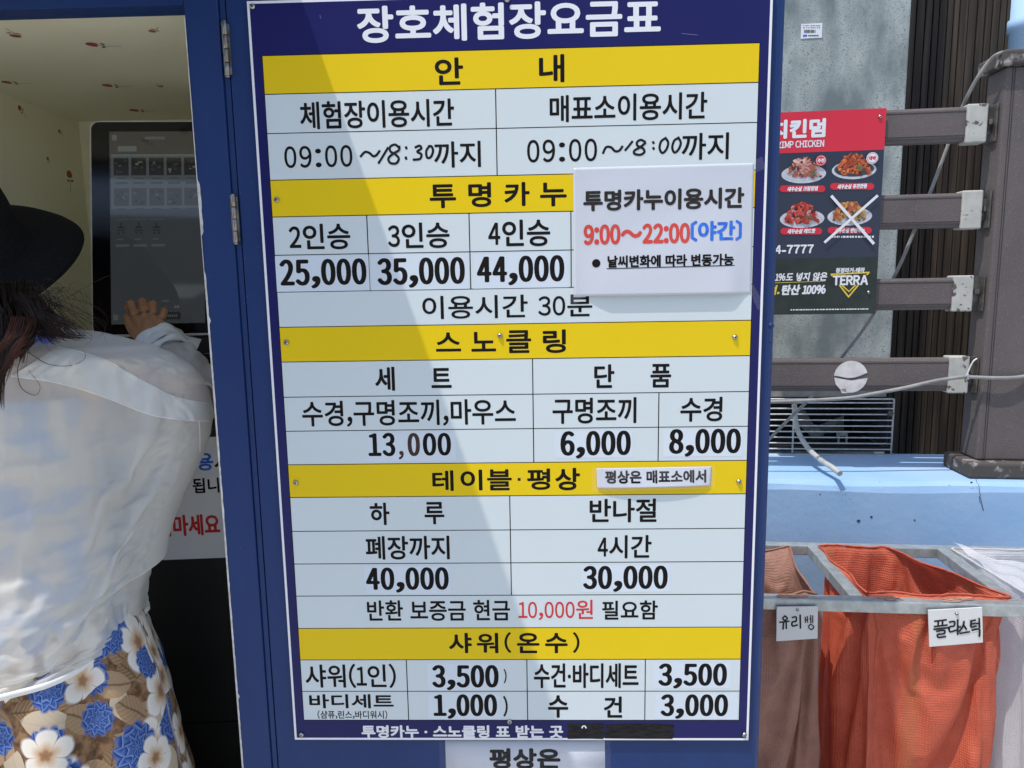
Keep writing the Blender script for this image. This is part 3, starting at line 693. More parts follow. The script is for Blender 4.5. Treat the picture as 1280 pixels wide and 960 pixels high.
# air conditioner behind its wire grille, standing on the wall
DA = 2.50
xa1, za1 = fr(1117.5, 499, DA); xa0 = X0+.05
ac = thing('air_conditioner', 'outdoor air conditioner unit behind white wire guard, low between wall and rails', 'air conditioner', FRM @ Vector((1.0, DA+.2, zW)))
b = MB(FRM); ztop = za1+.035
b.box(xa0, xa1-.005, DA+.34, DA+.35, zW+.01, ztop); b.box(xa0, xa1-.005, DA+.03, DA+.34, ztop-.015, ztop); b.box(xa0, xa1-.005, DA+.03, DA+.34, zW+.005, zW+.02)
b.box(xa1-.006, xa1+.0, DA+.03, DA+.34, zW+.021, ztop-.016)
b.build('casing', 'recess_dark', ac)  # panels coloured near-black to stand for shade behind the guard
b = MB(FRM); b.box(xa0, xa1-.02, DA+.012, DA+.026, ztop-.03, ztop); b.build('top_lip', 'cable_grey', ac, bevel=.003)
b = MB(FRM); ys = [504+i*7.25 for i in range(11)]
for y_ in ys:
    z_ = fr(1060, y_-.5, DA)[1]; b.tube([(xa0, DA, z_), (xa1, DA, z_)], .0026, 6)
for px in (992, 1116):
    x = fr(px, 540, DA)[0]; b.tube([(x, DA+.005, zW+.003), (x, DA+.005, za1)], .003, 6)
b.tube([(xa0, DA+.003, za1), (xa1, DA+.003, za1)], .003, 6)
b.build('wire_guard', 'wire_white', ac)
b = MB(FRM)
for px0, py0, px1, py1 in ((1046, 541, 1050, 577), (1056, 541, 1060, 577), (1046, 541, 1060, 545), (1046, 560, 1060, 563)):
    xa, zb_ = fr(px0, py1, DA+.1); xb, zt_ = fr(px1, py0, DA+.1); b.box(xa, xb, DA+.1, DA+.105, max(zb_, zW+.021), zt_)
b.build('inner_bracket', 'ac_white', ac)
b = MB(FRM); c_ = fr(1020, 540, DA+.2)
for k in range(3):
    a = k*2.094+.4; u = Vector((math.cos(a), 0, math.sin(a))); n_ = Vector((-math.sin(a), 0, math.cos(a))); o_ = Vector((c_[0], DA+.2, c_[1]))
    b.poly([o_+u*.02-n_*.015, o_+u*.10-n_*.05+Vector((0, .03, 0)), o_+u*.115+n_*.02, o_+u*.02+n_*.02])
b.lathe((c_[0], DA+.215, c_[1]), (0, -1, 0), [(.025, 0), (.025, .03), (.015, .035)], 14)
b.build('fan', 'cable_grey', ac, solid=.003)
b = MB(FRM); u, v = fr(1113, 517, DA-.005); b.lathe((u, DA-.004, v), (0, -1, 0), [(.010, 0), (.010, .004), (.004, .006)], 14); b.build('guard_washer', 'bracket', ac)

# cables and the drain hose
def cable(name, pts, r, mk, label, cat='cable', n=8):
    b = MB(FRM); q = []
    for px, py, D in pts: u, v = fr(px, py, D); q.append((u, D, v))
    b.tube(spline(q, 8), r, n); o = b.build(name, mk, None); return tag(o, label, cat)
cable('overhead_cable', [(1300, 60, 2.36), (1280, 63, 2.29), (1252, 66, 2.225), (1237, 76, 2.25), (1222, 97, 2.27), (1211, 117, 2.30), (1203, 134, 2.335), (1187, 176, 2.34), (1163, 240, 2.34), (1145, 283, 2.34), (1121, 339, 2.34), (1086, 402, 2.36), (1052, 447, 2.38), (1020, 490, 2.40), (985, 525, 2.42), (955, 556, 2.44)], .0052, 'cable_grey', 'grey cable running over the fence post cap and diagonally down behind the rails')
cable('drain_hose', [(993, 505, 2.46), (994, 522, 2.45), (998, 540, 2.42), (1010, 560, 2.35), (1026, 575, 2.25), (1040, 584, 2.18), (1050, 592, 2.135)], .0085, 'hose', 'pale plastic drain hose curving from the wire guard over the blue wall edge', 'hose', 12)
cb = cable('tied_cable', [(930, 503, 2.20), (960, 502.5, 2.20), (1010, 500.5, 2.205), (1060, 497.5, 2.21), (1090, 492.5, 2.215), (1130, 485, 2.22), (1170, 476, 2.222), (1205, 471, 2.222), (1216, 471.5, 2.215), (1245, 472.5, 2.21), (1273, 471.5, 2.215), (1300, 466, 2.23)], .0058, 'cable_grey', 'grey horizontal cable strapped across the lowest rail end and the post')
b = MB(FRM)
q = [fr(x, y, 2.213) for x, y in ((1208, 470), (1211, 462), (1216, 452), (1221, 448))]
b.tube(spline([(u, 2.212, v) for u, v in q], 5), .0022, 6); q = fr(1209, 471, 2.222); b.lathe((q[0]-.004, 2.222, q[1]), (1, 0, 0), [(.008, 0), (.0085, .004), (.008, .008)], 12)
b.build('strap', 'wire_white', cb)
# far edge: pale blue pipe, brick wall
b = MB(FRM); x, z = fr(1276, 30, 2.7); b.lathe((x+.025, 2.72, 0), (0, 0, 1), [(.045, 0), (.045, z-.02), (.052, z-.018), (.052, z+.02), (.045, z+.022), (.045, 3.3)], 18)
o = b.build('downpipe', 'wall_blue', None); tag(o, 'light blue vertical drain pipe behind the fence post', 'pipe')
M['brick'] = mat('tan brick', (0.42, 0.27, 0.15), (0.34, 0.21, 0.12), rough=.85, scale=8, bump=.4, bscale=50)
bw_ = MB(FRM); x = fr(1262, 500, 2.75)[0]
for k in range(22):
    z = zW-.1+k*.066
    for j in range(6):
        bx_ = x+j*.2-(.1 if k % 2 else 0); bw_.box(max(x, bx_), bx_+.19, 2.75, 2.85, z, z+.058)
o = bw_.build('brick_wall', 'brick', None, bevel=.003); tag(o, 'tan brick wall glimpsed beyond the fence post', 'wall')

# ------------------------------------------------------------------ chicken poster on the rails
DQ = DF-.012
MP = frp(DQ)
mp = thing('menu_poster', 'red and dark blue shrimp dish poster screwed to the fence rails', 'poster', MP.px(1035, 393, .001))
M['pos_red'] = mat('poster red', (0.68, 0.018, 0.045), (0.62, 0.015, 0.04), rough=.4, scale=3)
M['pos_navy'] = mat('poster dark blue', (0.020, 0.028, 0.055), (0.024, 0.033, 0.062), rough=.4, scale=3)
M['pos_green'] = mat('poster dark green', (0.010, 0.016, 0.014), (0.018, 0.030, 0.024), rough=.4, scale=14)
M['pos_gold'] = mat('poster gold', (0.75, 0.55, 0.05), rough=.4)
M['plate'] = mat('printed white plate', (0.62, 0.64, 0.68), (0.5, 0.52, 0.58), rough=.4, scale=40)
M['plate_dark'] = mat('printed dark plate', (0.05, 0.065, 0.085), rough=.4)
tl = MP.hit(1110.5, 135); br = MP.hit(1091.5, 392)
px1 = (tl[0]+br[0])/2; pz1, pz0 = tl[1], br[1]; px0 = px1-.395
def prow(y, x=1100): return MP.hit(x, y)[1]
b = MB()
def pr(x0, x1, z0, z1, off, mi): b.poly([MP.pt(x0, z0, off), MP.pt(x1, z0, off), MP.pt(x1, z1, off), MP.pt(x0, z1, off)], mi)
zr1 = prow(187, 1106); zg = prow(321, 1095)
b.prism([MP.pt(px0, pz0, 0), MP.pt(px1, pz0, 0), MP.pt(px1, pz1, 0), MP.pt(px0, pz1, 0)], -MP.N*.003, 1)
pr(px0, px1, zr1, pz1, .0003, 0); pr(px0, px1, pz0, zg, .0003, 2)
b.build('sheet', ['pos_red', 'pos_navy', 'pos_green'], mp)
text(mp, '치킨덤', MP, 963, 1032, 149, 173, 'ink_white', off=.001, bold=.05, shear=.0)
text(mp, 'SHRIMP CHICKEN', MP, 961, 1030, 176, 184.8, 'ink_white', off=.001, bold=.03)
def dish(cx, cy, cols, dark, seed, pile=1.0):
    rr = random.Random(seed); b = MB()
    disc(b, MP, cx, cy+3.5, 28, .0006, 0, 28, .42); disc(b, MP, cx, cy+2.5, 25, .0008, 1 if dark else 0, 28, .38)
    ti = 0
    for k in range(150):
        yy = rr.random(); half = 22*math.sqrt(max(0.02, 1-(yy*.95)**1.4)); x = cx+rr.uniform(-half, half); y = cy+8-yy*24*pile
        r_ = rr.uniform(1.6, 3.6)
        disc(b, MP, x, y, r_, .001+k*1.4e-5, 2+rr.choice((0, 0, 1, 1, 2, 3)), 7, rr.uniform(.45, .8), rr.uniform(0, 3))
    for k in range(9):
        a0 = rr.uniform(0, 6); x = cx+rr.uniform(-15, 15); y = cy+rr.uniform(-10, 6); R_ = rr.uniform(3, 5)
        pts = [(x+R_*math.cos(a0+t*.5), y+R_*.8*math.sin(a0+t*.5)) for t in range(7)]
        stroke(b, MP, pts, 2.6, .0034+k*9e-5, 2+(k % 2), 3)
    for k in range(4): stroke(b, MP, [(cx+rr.uniform(2, 14), cy+rr.uniform(-4, 6)), (cx+rr.uniform(2, 16), cy+rr.uniform(-4, 6))], 1.2, .0045+k*2e-5, 6, sm=False)
    return b.build('dish_picture', ['plate', 'plate_dark']+cols+['pos_herb'], mp)
M['pos_herb'] = mat('printed herb green', (.10, .15, .06), rough=.5)
def shades(nm, *cs): return [mat(f'{nm} {i}', c, rough=.4) for i, c in enumerate(cs)]
S1 = shades('cream shrimp print', '#c98a7a', '#a85a48', '#e0b8aa', '#5c2a22'); S2 = shades('orange shrimp print', '#c9602f', '#a5431f', '#e08850', '#5a1c10')
S3 = shades('red shrimp print', '#c84a3c', '#a5281f', '#e08a78', '#601510'); S4 = shades('golden shrimp print', '#c9974a', '#b05a3a', '#d8b070', '#5c3a1c')
dish(1004.5, 214, S1, False, 1); dish(1067.5, 209, S2, True, 2); dish(1002.5, 270, S3, False, 3); dish(1062, 267, S4, False, 4, .9)
def pill(cx, cy, wpx, words, seed=0):
    b = MB(); h = 4.1; pts = []
    for k in range(13): a = -math.pi/2+math.pi*k/12; pts.append((cx+wpx/2-h+h*math.cos(a), cy+h*math.sin(a)))
    for k in range(13): a = math.pi/2+math.pi*k/12; pts.append((cx-wpx/2+h+h*math.cos(a), cy+h*math.sin(a)))
    b.poly([MP.px(x, y, .0010) for x, y in pts][::-1]); o = b.build('name_band', 'pos_red', mp)
    text(o, words, MP, cx-wpx*.34, cx+wpx*.34, cy-3, cy+3, 'ink_white', off=.0016, bold=.05, shear=.15)
pill(1003, 236, 57, '새우순살 크림양념'); pill(1065, 233, 55, '새우순살 퓨전깐풍'); pill(1001.5, 289, 52, '새우순살 레드핫'); pill(1062, 288, 55, '새우순살 반반메뉴')
b = MB(); disc(b, MP, 1025.5, 201, 6.8, .0052, 0); disc(b, MP, 1025.5, 201, 5.9, .0054, 1); disc(b, MP, 1025.5, 201, 5.4, .0056, 0); text(None, '추천', MP, 1021.2, 1029.8, 198.4, 203.6, None, off=.006, bold=.05, mb=b, mi=1)
b.build('badge', ['pos_red', 'ink_white'], mp)
b = MB(); disc(b, MP, 1089.5, 198, 7.4, .0052, 1); disc(b, MP, 1089.5, 198, 6.4, .0054, 0); disc(b, MP, 1089.5, 198, 5.8, .0056, 1); text(None, '대박', MP, 1085, 1094, 195.4, 200.6, None, off=.006, bold=.05, mb=b, mi=0)
b.build('badge', ['pos_red', 'ink_white'], mp)
text(mp, '4-7777', MP, 968.5, 1017, 306, 317, 'ink_white', off=.001, bold=.05)
b = MB()
rr = random.Random(3); x = 1040
while x < 1090: wd = rr.uniform(1, 3.2); pquad(b, MP, x, 294.8, x+wd, 297.2, .001); x += wd+rr.uniform(.6, 1.6)
b.build('small_print', 'ink_white', mp)
text(mp, '1%도 넣지 않은', MP, 968.5, 1034, 340.5, 351.5, 'ink_white', off=.001, bold=.035, shear=.18)
text(mp, '탄산 100%', MP, 977, 1032, 355.5, 368.5, 'ink_white', off=.001, bold=.05, shear=.18)
text(mp, '리얼.', MP, 945, 974.5, 356.5, 369, 'pos_gold', off=.001, bold=.045, shear=.18)
b = MB(); stroke(b, MP, [(969, 353.6), (1031, 351.4)], .6, .001, sm=False); b.build('rule', 'pos_gold', mp)
text(mp, '청정라거-테라', MP, 1044.5, 1081, 334.5, 341, 'ink_white', off=.001, bold=.045, shear=.12)
b = MB()
for k, pts in enumerate([[(1039, 343), (1086, 340.5)], [(1039, 343), (1060.5, 371)], [(1086, 340.5), (1060.5, 371)], [(1053, 357), (1061, 364.5), (1069.5, 356)]]): stroke(b, MP, pts, 1.9, .0010+k*6e-5, sm=False)
b.build('emblem', 'pos_gold', mp)
b = MB(); pquad(b, MP, 1040, 344.2, 1085, 356, .0014); b.build('emblem_field', 'pos_green', mp)
text(mp, 'TERRA', MP, 1040.5, 1085, 344, 356.5, 'ink_white', off=.0018, bold=.05)
b = MB(); x = 988
while x < 1083: wd = rr.uniform(1, 3.4); pquad(b, MP, x, 386.6-(x-988)*.012, x+wd, 388-(x-988)*.012, .001); x += wd+rr.uniform(.5, 1.2)
b.build('small_print', 'ink_white', mp)
b = MB(); stroke(b, MP, [(1039, 246), (1090.5, 304)], 3.6, .0062, sm=False); b.build('cross_tape', 'ink_white', mp, solid=.0003)
b = MB(); stroke(b, MP, [(1095, 245.5), (1030.5, 302.5)], 3.4, .0068, sm=False); b.build('cross_tape', 'ink_white', mp, solid=.0003)
for px, py in ((1099.8, 146), (1085.5, 365.5)): screw(mp, MP, px, py, .0055, .0045)

# ------------------------------------------------------------------ sack rack
D1, D2 = 1.66, 2.02
zR = fr(1100, 752, D1)[1]
rack = thing('sack_rack', 'galvanised square tube rack holding open recycling sacks', 'rack', FRM @ Vector((1.0, D1, 0)))
tb = .030
b = MB(FRM); b.box(.30, 2.4, D1, D1+tb, zR-tb, zR); b.build('front_bar', 'galv', rack, bevel=.003)
zR2 = fr(1100, 681, D2)[1]
b = MB(FRM); b.box(.30, 2.4, D2, D2+tb, zR-tb, zR); b.build('rear_bar', 'galv', rack, bevel=.003)
xsb = [fr(x, y, D1+.02)[0] for x, y in ((1072, 752), (1268, 753))]
for x in (xsb[0]-(xsb[1]-xsb[0]), xsb[0], xsb[1], 2*xsb[1]-xsb[0]):
    b = MB(FRM); b.box(x-.016, x+.016, D1+tb+.0005, D2-.0005, zR-tb+.002, zR+.002); b.build('cross_bar', 'galv', rack, bevel=.003)
for x in (.32, 2.36):
    for d_ in (D1, D2):
        b = MB(FRM); b.box(x-.014, x+.016, d_+.0005, d_+tb-.0005, 0, zR-tb-.0005); b.build('leg', 'galv', rack, bevel=.003)
def weave(name, base, dark, stripe=None, through=.25):
    m = bpy.data.materials.new(name); m.use_nodes = True; nt = m.node_tree; bs_ = nt.nodes['Principled BSDF']
    uv = nd(nt, 'TexCoord').outputs['UV']; sp = nd(nt, 'SeparateXYZ'); nt.links.new(uv, sp.inputs[0])
    def wv(o, f): return math_(nt, 'ABSOLUTE', math_(nt, 'SINE', math_(nt, 'MULTIPLY', o, f)))
    a = wv(sp.outputs[0], 640.0); c = wv(sp.outputs[1], 520.0); h = math_(nt, 'MULTIPLY', a, c)
    nz = noise(nt, uv, 14, 5)
    c0 = mixc(nt, ramp(nt, nz, [(.35, 0.0), (.7, 1.0)]), col(base), col(dark))
    c0 = mixc(nt, ramp(nt, h, [(.0, .5), (.4, 0.0)]), c0, col(dark))
    dots = ramp(nt, noise(nt, uv, 420, 2, .7), [(.36, 0.0), (.64, 1.0)]); c0 = mixc(nt, math_(nt, 'MULTIPLY', dots, .55), c0, tuple(min(1, x*1.35) for x in col(base)[:3])+(1,))
    if stripe:
        st = math_(nt, 'SINE', math_(nt, 'MULTIPLY', sp.outputs[0], 17.0)); c0 = mixc(nt, math_(nt, 'MULTIPLY', ramp(nt, st, [(.955, 0.0), (.995, 1.0)]), .28), c0, col(stripe))
    nt.links.new(c0, bs_.inputs['Base Color']); bs_.inputs['Roughness'].default_value = .6
    bp = nd(nt, 'Bump'); bp.inputs['Strength'].default_value = .7; bp.inputs['Distance'].default_value = .0016
    nt.links.new(math_(nt, 'ADD', h, math_(nt, 'MULTIPLY', noise(nt, uv, 55, 6), 2.2)), bp.inputs['Height']); nt.links.new(bp.outputs[0], bs_.inputs['Normal'])
    tr = nd(nt, 'BsdfTranslucent'); nt.links.new(c0, tr.inputs[0]); mx = nd(nt, 'MixShader'); mx.inputs[0].default_value = through
    nt.links.new(bs_.outputs[0], mx.inputs[1]); nt.links.new(tr.outputs[0], mx.inputs[2]); nt.links.new(mx.outputs[0], nt.nodes['Material Output'].inputs[0])
    return m
M['sack_red'] = weave('orange red woven sack', (0.66, 0.145, 0.078), (0.44, 0.075, 0.038), (0.45, 0.22, 0.06))
M['sack_brown'] = weave('faded brown woven sack', (0.42, 0.22, 0.16), (0.24, 0.12, 0.085), (0.28, 0.15, 0.20))
M['sack_white'] = weave('translucent white sack', (0.80, 0.79, 0.79), (0.72, 0.70, 0.71), None, .5)
def sack(name, label, mk, mouth, bot, seed, hem_px=None, nt_=132, nz_=64, folds=.02, sag=.0):
    """mouth: four corners (x', D) front-left, front-right, rear-right, rear-left on the bars; the cloth hangs to the ground"""
    rr = random.Random(seed); b = MB(FRM)
    ph = [rr.uniform(0, 6.28) for _ in range(8)]
    per = []
    seg = [(mouth[i], mouth[(i+1) % 4]) for i in range(4)]
    Ls = [math.hypot(q[0]-p[0], q[1]-p[1]) for p, q in seg]; tot = sum(Ls)
    for k in range(nt_):
        s_ = tot*k/nt_; i = 0
        while s_ > Ls[i]: s_ -= Ls[i]; i += 1
        t = s_/Ls[i]; p, q = seg[i]; per.append((p[0]+(q[0]-p[0])*t, p[1]+(q[1]-p[1])*t, tot*k/nt_))
    cx = sum(p[0] for p in mouth)/4; cy = sum(p[1] for p in mouth)/4
    bx, by, rx_, ry_ = bot
    rings = []
    for j in range(nz_+1):
        t = j/nz_; z = zR+.004-(zR-.03)*t; ring = []
        for k, (x, y, s_) in enumerate(per):
            a = 2*math.pi*k/nt_
            ca, sa = x-cx, y-cy; an = math.atan2(sa/ry_, ca/rx_)
            ex, ey = bx+rx_*math.cos(an), by+ry_*math.sin(an)
            w_ = min(1, t*9)**.75; X = x+(ex-x)*w_; Y = y+(ey-y)*w_
            f = folds*min(1, t*5+.01)*(math.sin(5*a+ph[0]+3*t)+.6*math.sin(11*a+ph[1]-5*t)+.35*math.sin(19*a+ph[2]+9*t))
            f += folds*.8*math.sin(7*(a+t*1.3)+ph[3])*math.sin(6*t+ph[4])
            v3 = Vector((7*math.cos(a)+.9*seed, 7*math.sin(a), 2.2*t)); f += folds*1.5*min(1, t*6)*(1-abs(mnoise.noise(v3)*2.2))*.6
            nx, ny = math.cos(an), math.sin(an)
            dz = -sag*math.sin(math.pi*((s_/tot*4) % 1))*(1-t)**6
            i = b.P((X+nx*f, Y+ny*f, z+dz)); b.uv[i] = (s_, z); ring.append(i)
        rings.append(ring)
    b.skin(rings, 0, True); b.face(rings[-1], 0)
    pin = [0.0]*len(b.v)
    for i in rings[0]+rings[-1]+rings[1]: pin[i] = 1.0
    b.v = settle(b.v, b.f, pin, 26, .055, bend=.25, tension=14)
    # rolled hem on the bars
    hem = MB(FRM); rg = []
    for k in range(nt_+1):
        x, y, s_ = per[k % nt_]; p = FRM.inverted() @ b.v[rings[0][k % nt_]]
        rg.append((p.x+rr.uniform(-.0007, .0007), p.y+rr.uniform(-.0007, .0007), p.z+.002+rr.uniform(-.0006, .001)))
    hem.tube(rg, [.0026+rr.uniform(-.0006, .0008) for _ in rg], 6, cap=False)
    root = thing(name, label, 'sack', FRM @ Vector((bx, by, 0)))
    b.build('cloth', mk, root, sub=1); hem.build('hem', mk, root)
    return root
fl = fr(1090, 753, D1+.035)[0]; frr = fr(1262, 755, D1+.035)[0]; rl = fr(1021, 677, D2-.01)[0]; rrt = fr(1101, 677, D2-.01)[0]
xb0 = fr(1030, 900, D1+.1)[0]; xb1 = fr(1236, 880, D1+.1)[0]
fl2 = fr(1026, 765, D1+.036)[0]
sack('woven_sack', 'orange red woven sack hanging open in the middle of the rack', 'sack_red', [(fl-.01, D1+.036), (frr, D1+.036), (rrt+.01, D2-.012), (rl, D2-.012)], ((xb0+xb1)/2, D1+.135, (xb1-xb0)/2, .185), 5, folds=.009)
xq = fr(1020, 765, D1+.036)[0]; xq0 = xq-.36
sack('woven_sack', 'faded brown woven sack beside the blue door edge, at the glass bottle sign', 'sack_brown', [(xq0, D1+.036), (xq+.004, D1+.036), (fr(985, 700, D2-.02)[0], D2-.012), (xq0+.05, D2-.012)], (xq-.145, D1+.13, .205, .165), 8, folds=.008, sag=.03)
xw = fr(1262, 770, D1+.036)[0]
sack('white_sack', 'white translucent sack hanging at the far end of the rack', 'sack_white', [(xw+.045, D1+.036), (xw+.40, D1+.036), (xw+.40, D2-.012), (fr(1190, 690, D2-.02)[0], D2-.012)], (xw+.225, D1+.15, .20, .18), 12, folds=.008)
# thin plastic film over the cross bar
b = MB(FRM); G = []
A = [(1190, 681, D2-.012), (1290, 715, D2-.05), (1300, 750, D1+.06), (1268, 748, D1+.12)]
A = [Vector((fr(x, y, D)[0], D, fr(x, y, D)[1]+.004)) for x, y, D in A]
for j in range(15):
    row = []
    for i in range(15):
        s_, t = i/14, j/14; p = (A[0]*(1-s_)+A[1]*s_)*(1-t)+(A[3]*(1-s_)+A[2]*s_)*t
        row.append(b.P(p+Vector((0, 0, .006*math.sin(9*s_+4*t)+.004*math.sin(17*t-5*s_)+.004))))
    G.append(row)
for j in range(14):
    for i in range(14): b.face((G[j][i], G[j][i+1], G[j+1][i+1], G[j+1][i]), 0, True)
o = b.build('plastic_film', film('thin plastic film', (.8, .8, .82), .45, .2), None); tag(o, 'crumpled clear plastic film draped over the rack beside the white sack', 'plastic film')
M['tag_white'] = mat('white plastic tag', (.72, .72, .70), (.66, .66, .64), rough=.45, scale=10)
TP = frp(D1-.006)
def bin_tag(label, c4, px_words, screw_at):
    q = [TP.hit(*p) for p in c4]; root = thing('bin_label', label, 'label', TP.pt(*q[3], 0), 'labels on the sack rack')
    b = MB(); b.prism([TP.pt(u, v, 0) for u, v in q][::-1], TP.N*.003); fixn(b.build('plate', 'tag_white', root, bevel=.0008))
    b = MB()
    for k, (pts, wd) in enumerate(px_words): stroke(b, TP, pts, wd, .0036+k*8e-5, 0, 5)
    b.build('handwritten_lettering', 'marker', root); screw(root, TP, *screw_at, .0045, .007)
Zt = lambda pts: [(940+x/3, 640+y/3) for x, y in pts]
W1 = [[(122, 388), (114, 396), (122, 404), (131, 396), (122, 387)], [(103, 411), (137, 407)], [(117, 411), (115, 436)], [(127, 409), (127, 434)],
      [(150, 393), (164, 391), (163, 407), (150, 410), (150, 425), (168, 421)], [(179, 384), (180, 432)]]
W1b = [[(198, 392), (199, 412)], [(206, 389), (207, 411)], [(198, 403), (207, 401)], [(218, 385), (219, 412)], [(214, 398), (219, 398)], [(226, 386), (226, 412)], [(218, 418), (210, 428), (220, 438), (230, 428), (220, 418)]]
W2 = [[(683, 407), (725, 402)], [(696, 408), (695, 422)], [(712, 405), (711, 420)], [(682, 427), (728, 421)], [(680, 437), (733, 431)], [(690, 444), (718, 441), (717, 453), (694, 456), (696, 467), (722, 464)],
      [(738, 410), (756, 408), (754, 424), (738, 428), (739, 446), (762, 440)], [(768, 402), (768, 456)], [(768, 428), (778, 427)],
      [(792, 408), (786, 428), (774, 444)], [(790, 420), (800, 436)], [(776, 452), (812, 446)],
      [(816, 406), (834, 402)], [(818, 408), (818, 428), (836, 424)], [(818, 417), (832, 415)], [(848, 396), (849, 430)], [(838, 415), (848, 414)], [(822, 440), (848, 436), (848, 462)]]
bin_tag('small white label with worn handwriting hung before the brown sack', [(970.5, 758), (1022, 757.5), (1021.5, 797.5), (970, 801)], [(Zt(p), 2.0) for p in W1]+[(Zt(p), 1.3) for p in W1b], (996.5, 761.5))
bin_tag('wider tilted white label with bold handwriting hung before the orange red sack', [(1159.5, 762), (1227, 758.5), (1228, 802.5), (1161, 808)], [(Zt(p), 2.3) for p in W2], (1195, 766))
# knotted string ends on the front bar
rr = random.Random(2); M['twine'] = mat('frayed twine', (.40, .17, .10), (.5, .34, .26), rough=.9, scale=90)
for cx_, w_, wh in ((990, 26, 'behind the worn white label'), (1110, 22, 'before the mouth of the orange red sack'), (1200, 30, 'above the wider tilted white label')):
    b = MB(FRM); q = []
    for j in range(11): u, v = fr(cx_+rr.uniform(-w_, w_)*.8, 752+rr.uniform(-5, 3), D1+.012); q.append((u, D1+.012+rr.uniform(-.008, .012), max(v, zR+.003)))
    b.tube(spline(q, 4), .0012, 5); tag(b.build('twine', 'twine', None), 'frayed reddish twine looped on the rack bar '+wh, 'twine', 'twine on the rack bar')

# ================================================================== ORDERING TERMINAL IN THE BOOTH
ky, kt = R(-5), R(9.5)
KU = Vector((math.cos(ky), -math.sin(ky), 0)); KH = Vector((math.sin(ky), math.cos(ky), 0))
KV = Vector((0, 0, 1))*math.cos(kt)+KH*math.sin(kt)
KP = Plane(at(185, 405, 0.36), KU, KV)
M['housing'] = mat('terminal white housing', (0.70, 0.68, 0.62), rough=.4)
M['bezel'] = mat('glossy black bezel', (0.006, 0.006, 0.007), rough=.12)
M['kiosk_black'] = mat('black pedestal', (0.010, 0.0098, 0.009), (0.014, 0.013, 0.012), rough=.5, scale=3, bump=.05)
def lit(name, c, e=1.0):
    m = bpy.data.materials.new(name); m.use_nodes = True; b = m.node_tree.nodes['Principled BSDF']
    b.inputs['Base Color'].default_value = (0.01, 0.011, 0.012, 1); b.inputs['Roughness'].default_value = .04; b.inputs['IOR'].default_value = 1.58
    b.inputs['Emission Color'].default_value = col(c); b.inputs['Emission Strength'].default_value = e*.42; return m
term = thing('ordering_terminal', 'black touch screen ordering terminal with white edge standing inside the booth', 'terminal', KP.px(190, 700, 0))
term.location.z = 0.06
ul, vt_ = KP.hit(111.5, 150.5); vb_ = KP.hit(180, 420)[1]; ur = ul+(vt_-vb_)*.60
def rrect(u0, u1, v0, v1, r, off, n=6):
    out = []
    for cx, cy, a0 in ((u1-r, v1-r, 0), (u0+r, v1-r, 90), (u0+r, v0+r, 180), (u1-r, v0+r, 270)):
        for k in range(n+1): a = R(a0+90*k/n); out.append(KP.pt(cx+r*math.cos(a), cy+r*math.sin(a), off))
    return out
b = MB(); b.prism(rrect(ul, ur, vb_, vt_, .020, -.001), -KP.N*.045); fixn(b.build('housing', 'housing', term, bevel=.002))
e = .0045
b = MB(); b.prism(rrect(ul+e, ur-e, vb_+e, vt_-e, .018, .0012), -KP.N*.002); fixn(b.build('bezel', 'bezel', term))
su0, sv1 = KP.hit(137, 165); sv0 = KP.hit(180, 405)[1]; su1 = ur-(su0-ul)
pxs = lambda x: su0+(x-137)*(su1-su0)/(275-137.)
pys = lambda y: sv1+(y-165)*(sv0-sv1)/(405-165.)
UI = [lit('screen ground', (.040, .046, .050)), lit('screen header', (.050, .047, .038)), lit('screen light', (.105, .12, .115)), lit('screen photo dark', (.020, .021, .018)),
      lit('screen photo brown', (.045, .040, .025)), lit('screen text', (.016, .018, .02)), lit('screen pale', (.075, .085, .085))]
b = MB(); LV = [0]
def sq(x0, y0, x1, y1, mi):
    LV[0] += 1; o = .0022+LV[0]*4e-6
    b.poly([KP.pt(pxs(x0), pys(y1), o), KP.pt(pxs(x1), pys(y1), o), KP.pt(pxs(x1), pys(y0), o), KP.pt(pxs(x0), pys(y0), o)], mi)
sq(137, 165, 275, 405, 0); sq(137, 165, 275, 192, 1); sq(141, 169, 148, 176, 2); sq(149.5, 183, 177, 190, 2); sq(139, 193.5, 275, 262, 6); sq(139, 193.5, 275, 196, 2)
rr = random.Random(8)
for k in range(9): sq(190+k*3.3, 171.5, 192.3+k*3.3, 175, 2)
for r_, y in enumerate((198, 236)):
    for c_ in range(5):
        x = 143+c_*26; sq(x, y, x+22, y+22, 3 if r_ == 0 else 4)
        for k in range(7): xx, yy = x+rr.uniform(1, 15), y+rr.uniform(2, 18); sq(xx, yy, xx+rr.uniform(2, 6), yy+rr.uniform(1, 3), rr.choice((0, 3, 4, 6, 2) if r_ == 0 else (0, 3, 3, 6)))
        sq(x+4, y+25, x+18, y+26.2, 0); sq(x+2, y+30, x+20, y+33, 0)
for c_ in range(3):
    x = 147+c_*26; sq(x-3, 275, x+18, 275.8, 6)
    sq(x+1, 284, x+11, 286, 5); sq(x, 288, x+12, 289.4, 5); sq(x+5, 279, x+7, 284, 5); sq(x+1, 291, x+4, 293, 5); sq(x+8, 291, x+11, 293, 5); sq(x, 299, x+9, 300.5, 6); sq(x-2, 306, x+18, 309, 6)
sq(212, 391, 239, 400, 5); 
for k in range(6): sq(217+k*3, 394, 219+k*3, 397, 6)
sq(140, 393, 147, 400, 6); sq(230, 383, 233, 386, 2); sq(234, 383, 237, 386, 2); sq(212, 376, 222, 378, 6)
b.build('screen', UI, term)
